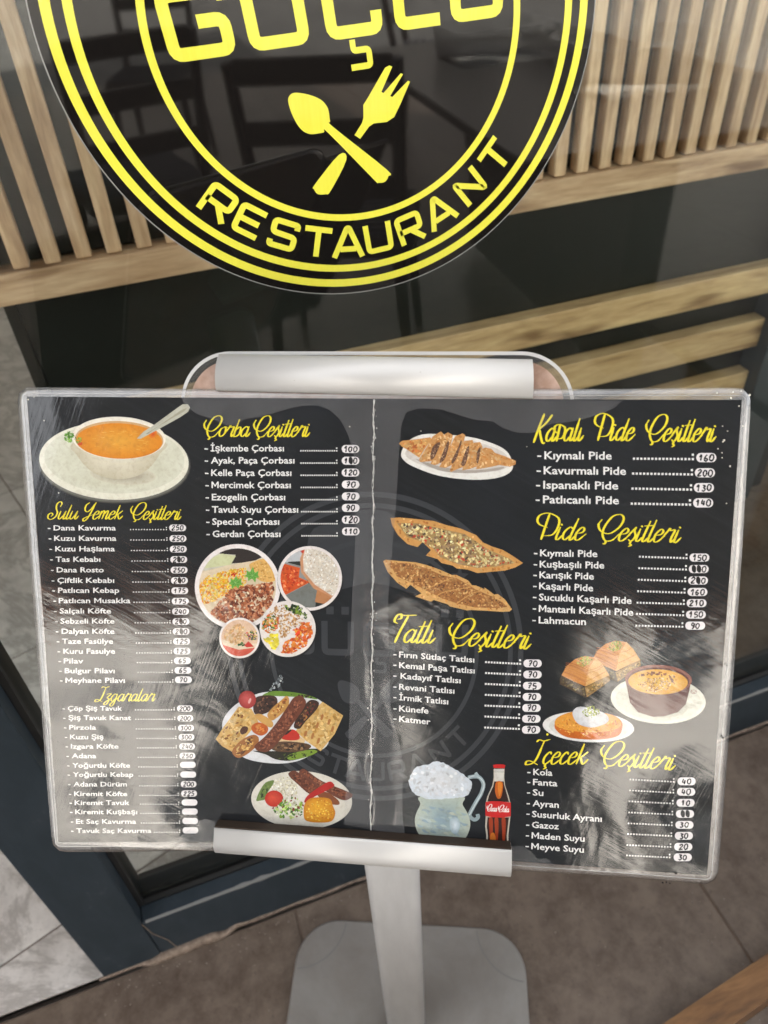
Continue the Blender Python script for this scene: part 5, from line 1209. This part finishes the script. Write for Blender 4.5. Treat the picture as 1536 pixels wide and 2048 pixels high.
# film: fine grid, gently buckled, so that it mirrors the street unevenly
nx, ny = 126, 88; vs = []; TLc, TRc, BRc, BLc = [Vector(M(*q)) for q in ((54, 793), (1483, 800), (1414, 1751), (117, 1684))]
def quad(a, b): return (TLc.lerp(TRc, a)).lerp(BLc.lerp(BRc, a), b)
def film_h(a, b):
    x_ = a * 420; y_ = b * 293
    h = .16 * math.sin(x_ * .05 + 1.1 * math.sin(y_ * .031)) * math.sin(y_ * .043 + .8) + .05 * math.sin(x_ * .11 + y_ * .07) + .03 * math.sin(x_ * .23 - y_ * .17)
    f = abs(x_ - 204); h += 1.6 * math.exp(-(f / 8.0) ** 2) * (.2 + .9 * b * b) * (1 + .35 * math.sin(y_ * .09)); h += 2.2 * math.exp(-((x_ - 213) / 6.0) ** 2) * max(0, b - .45) * (1 + .5 * math.sin(y_ * .13))
    return h * .0008
for j in range(ny + 1):
    for i in range(nx + 1):
        a, b = i / nx, j / ny; q = quad(a, b); ed = min(a, 1 - a, b, 1 - b); k = min(1, ed / .05)
        vs.append((q.x, q.y, .0013 + max(-.0002, film_h(a, b) * k)))
fs = [(j * (nx + 1) + i, (j + 1) * (nx + 1) + i, (j + 1) * (nx + 1) + i + 1, j * (nx + 1) + i + 1) for j in range(ny) for i in range(nx)]
mesh('laminate_film', vs, fs, M_FILM, card, True)

# ------------------------------------------------------------------ terrace behind the camera: seen as reflections and as the light it lets through
can = MB(); can.prism([(-2.6, -1.35), (-5.6, -3.3), (-4.9, -3.7), (.3, -6.3), (.9, -6.55), (.9, -1.35)], 2.75, 2.85)  # unseen canopy, outline trimmed so that open sky lights the menu
co_ = can.build('canopy', M_CANOPY); tag(co_, 'dark canopy over the terrace in front of the shop window', 'canopy')
mb = MB()
for (xa, ya), (xb, yb) in (((-5.6, -3.32), (-4.9, -3.72)), ((-4.9, -3.72), (.3, -6.32)), ((.3, -6.32), (.9, -6.57))):
    d = Vector((xb - xa, yb - ya)).normalized(); nn = Vector((d.y, -d.x)) * .04
    mb.loft([[(xa, ya, 2.45), (xa + nn.x, ya + nn.y, 2.45), (xa + nn.x, ya + nn.y, 2.86), (xa, ya, 2.86)], [(xb, yb, 2.45), (xb + nn.x, yb + nn.y, 2.45), (xb + nn.x, yb + nn.y, 2.86), (xb, yb, 2.86)]])
mb.build('fascia', M_FASCIA, co_)
def column(x, y, w_, d_, lbl):  # added dark boxes that shape the menu glare, replacing the photographer's silhouette
    mb = MB(); mb.box((-w_ / 2, -d_ / 2, 0), (w_ / 2, d_ / 2, 2.75), .01); o = mb.build('terrace_column', M_COLUMN); o.location = (x, y, .0); tag(o, lbl, 'column'); return o
column(-2.85, -4.0, 1.35, .4, 'wide dark grey column added unseen for a dark band in the menu glare')
column(-1.22, -3.9, 1.0, .4, 'narrower dark grey column added unseen in place of the photographer')
# building across the street
fb = empty('street_building', (-4, -20, 0)); tag(fb, 'cream rendered building across the street with dark windows', 'building')
mb = MB(); mb.box((-26, -4, -.05), (26, 0, 9)); mb.build('wall', M_WALL, fb)
M_WIN = mat('dark_window', (.03, .035, .04), .1)
fr = None
for i in range(12):
    for z in (.9, 4.4):
        if fr is None:
            mb = MB(); mb.box((-.75, 0, 0), (.75, .05, 1.7)); fr = mb.build('window', M_WIN, fb); o = fr
        else: o = fr.copy(); C.objects.link(o); o.parent = fb
        o.location = (-22 + i * 4.0, .002, z)

def chair(x, y, rz, lbl, grp='chairs on the terrace'):
    t = empty('terrace_chair', (x, y, 0)); t.rotation_euler.z = rz; tag(t, lbl, 'chair', grp)
    mb = MB(); mb.box((-.22, -.22, .42), (.22, .22, .47), .02); st = mb.build('seat', M_DARKWOOD, t)
    mb = MB()
    for k in range(9): mb.bar((-.2, -.18 + k * .045, .472), (.2, -.18 + k * .045, .472), .013, n=6)
    mb.build('seat_ribs', mat('grey_ribbed_fabric', (.11, .11, .125), .8), st)
    for sx in (-1, 1):
        for sy in (-1, 1):
            mb = MB(); mb.bar((sx * .18, sy * .18, .43), (sx * .21, sy * .22, .001), .022, .014, 8); mb.build('leg', M_DARKWOOD, t)
        mb = MB(); mb.bar((sx * .19, -.19, .45), (sx * .2, -.28, .92), .02, .016, 8); mb.build('back_post', M_DARKWOOD, t)
    for z, yy in ((.62, -.225), (.76, -.25), (.9, -.277)):
        mb = MB(); mb.box((-.19, yy - .01, z - .03), (.19, yy + .01, z + .03), .006); mb.build('back_slat', M_DARKWOOD, t)
    return t
chair(.08, -1.75, R_(168), 'dark wooden chair with ribbed grey seat facing the street')
chair(.62, -1.05, R_(205), 'dark wooden chair with ribbed grey seat drawn up beside the table')
chair(.35, -3.6, R_(20), 'dark wooden chair with ribbed grey seat far out on the terrace')
chair(1.9, -3.4, R_(-60), 'dark wooden chair with ribbed grey seat by the terrace edge')
tb = empty('terrace_table', (1.35, -1.1, 0)); tb.rotation_euler.z = R_(4); tag(tb, 'dark wooden table holding clear plastic boxes and glasses', 'table')
mb = MB(); mb.box((-.45, -.75, .725), (.45, .75, .752), .004); mb.build('tabletop', M_DARKWOOD, tb)
mb = MB(); mb.box((-.06, -.6, .05), (.06, .6, .724), .01); mb.build('trestle', M_DARKWOOD, tb)
# brown wooden stool whose foot rail shows at the lower right
stl = empty('wooden_bench', (.85, .06, 0)); tag(stl, 'brown wooden bench, its foot rail showing beside the base plate', 'bench')
def bpart(nm, a_, b_, hw, hz):
    a_ = Vector(a_); b_ = Vector(b_); d = (b_ - a_).normalized(); s_ = Vector((-d.y, d.x, 0)).normalized() * hw; u = Vector((0, 0, hz))
    mb = MB(); mb.loft([[q - s_ - u, q + s_ - u, q + s_ + u, q - s_ + u] for q in [v - stl.location for v in (a_, b_)]]); return mb.build(nm, M_BENCH, stl)
bpart('foot_rail', (.30, .155, .034), (1.25, .262, .034), .021, .033)
bpart('foot_rail', (.42, -.25, .034), (1.30, -.13, .034), .021, .033)
bpart('leg', (1.20, .24, .068), (1.20, .24, .44), .02, .0) if False else None
for (xx, yy) in ((1.16, .252), (1.24, -.138)):
    mb = MB(); mb.box((xx - .02 - .85, yy - .02 - .06, .0675), (xx + .02 - .85, yy + .02 - .06, .44), .002); mb.build('leg', M_BENCH, stl)
mb = MB(); mb.box((1.02 - .85, -.2 - .06, .4405), (1.38 - .85, .30 - .06, .47), .004); mb.build('seat', M_DARKWOOD, stl)
def clearbox(x, y, w_, d_, h_, z, lbl):
    t = empty('plastic_box', (x, y, z)); tag(t, lbl, 'box', None); ins = .012
    mb = MB(); r0 = rrect(-w_ / 2 + ins, -d_ / 2 + ins, w_ / 2 - ins, d_ / 2 - ins, .03, 4); r1 = rrect(-w_ / 2, -d_ / 2, w_ / 2, d_ / 2, .035, 4)
    mb.loft([[(a_, b_, .001) for a_, b_ in r0], [(a_, b_, h_) for a_, b_ in r1]], cap=False); mb.f.append(tuple(range(len(r0)))[::-1]); mb.build('body', M_PET, t, True)
    v_, f_ = polystroke(rrect(-w_ / 2, -d_ / 2, w_ / 2, d_ / 2, .035, 4), .012, closed=True); mesh('rim', [(a_, b_, h_ + .001) for a_, b_ in v_], f_, M_PLR, t); return t
M_PLR = mat('bright_plastic_rim', (.8, .82, .84), .15)
clearbox(1.45, -.85, .42, .30, .12, .7535, 'clear plastic box with a bright rim on the dark table, nearer the window')
clearbox(1.30, -1.45, .36, .26, .10, .7535, 'clear plastic box with a bright rim on the dark table, farther from the window')
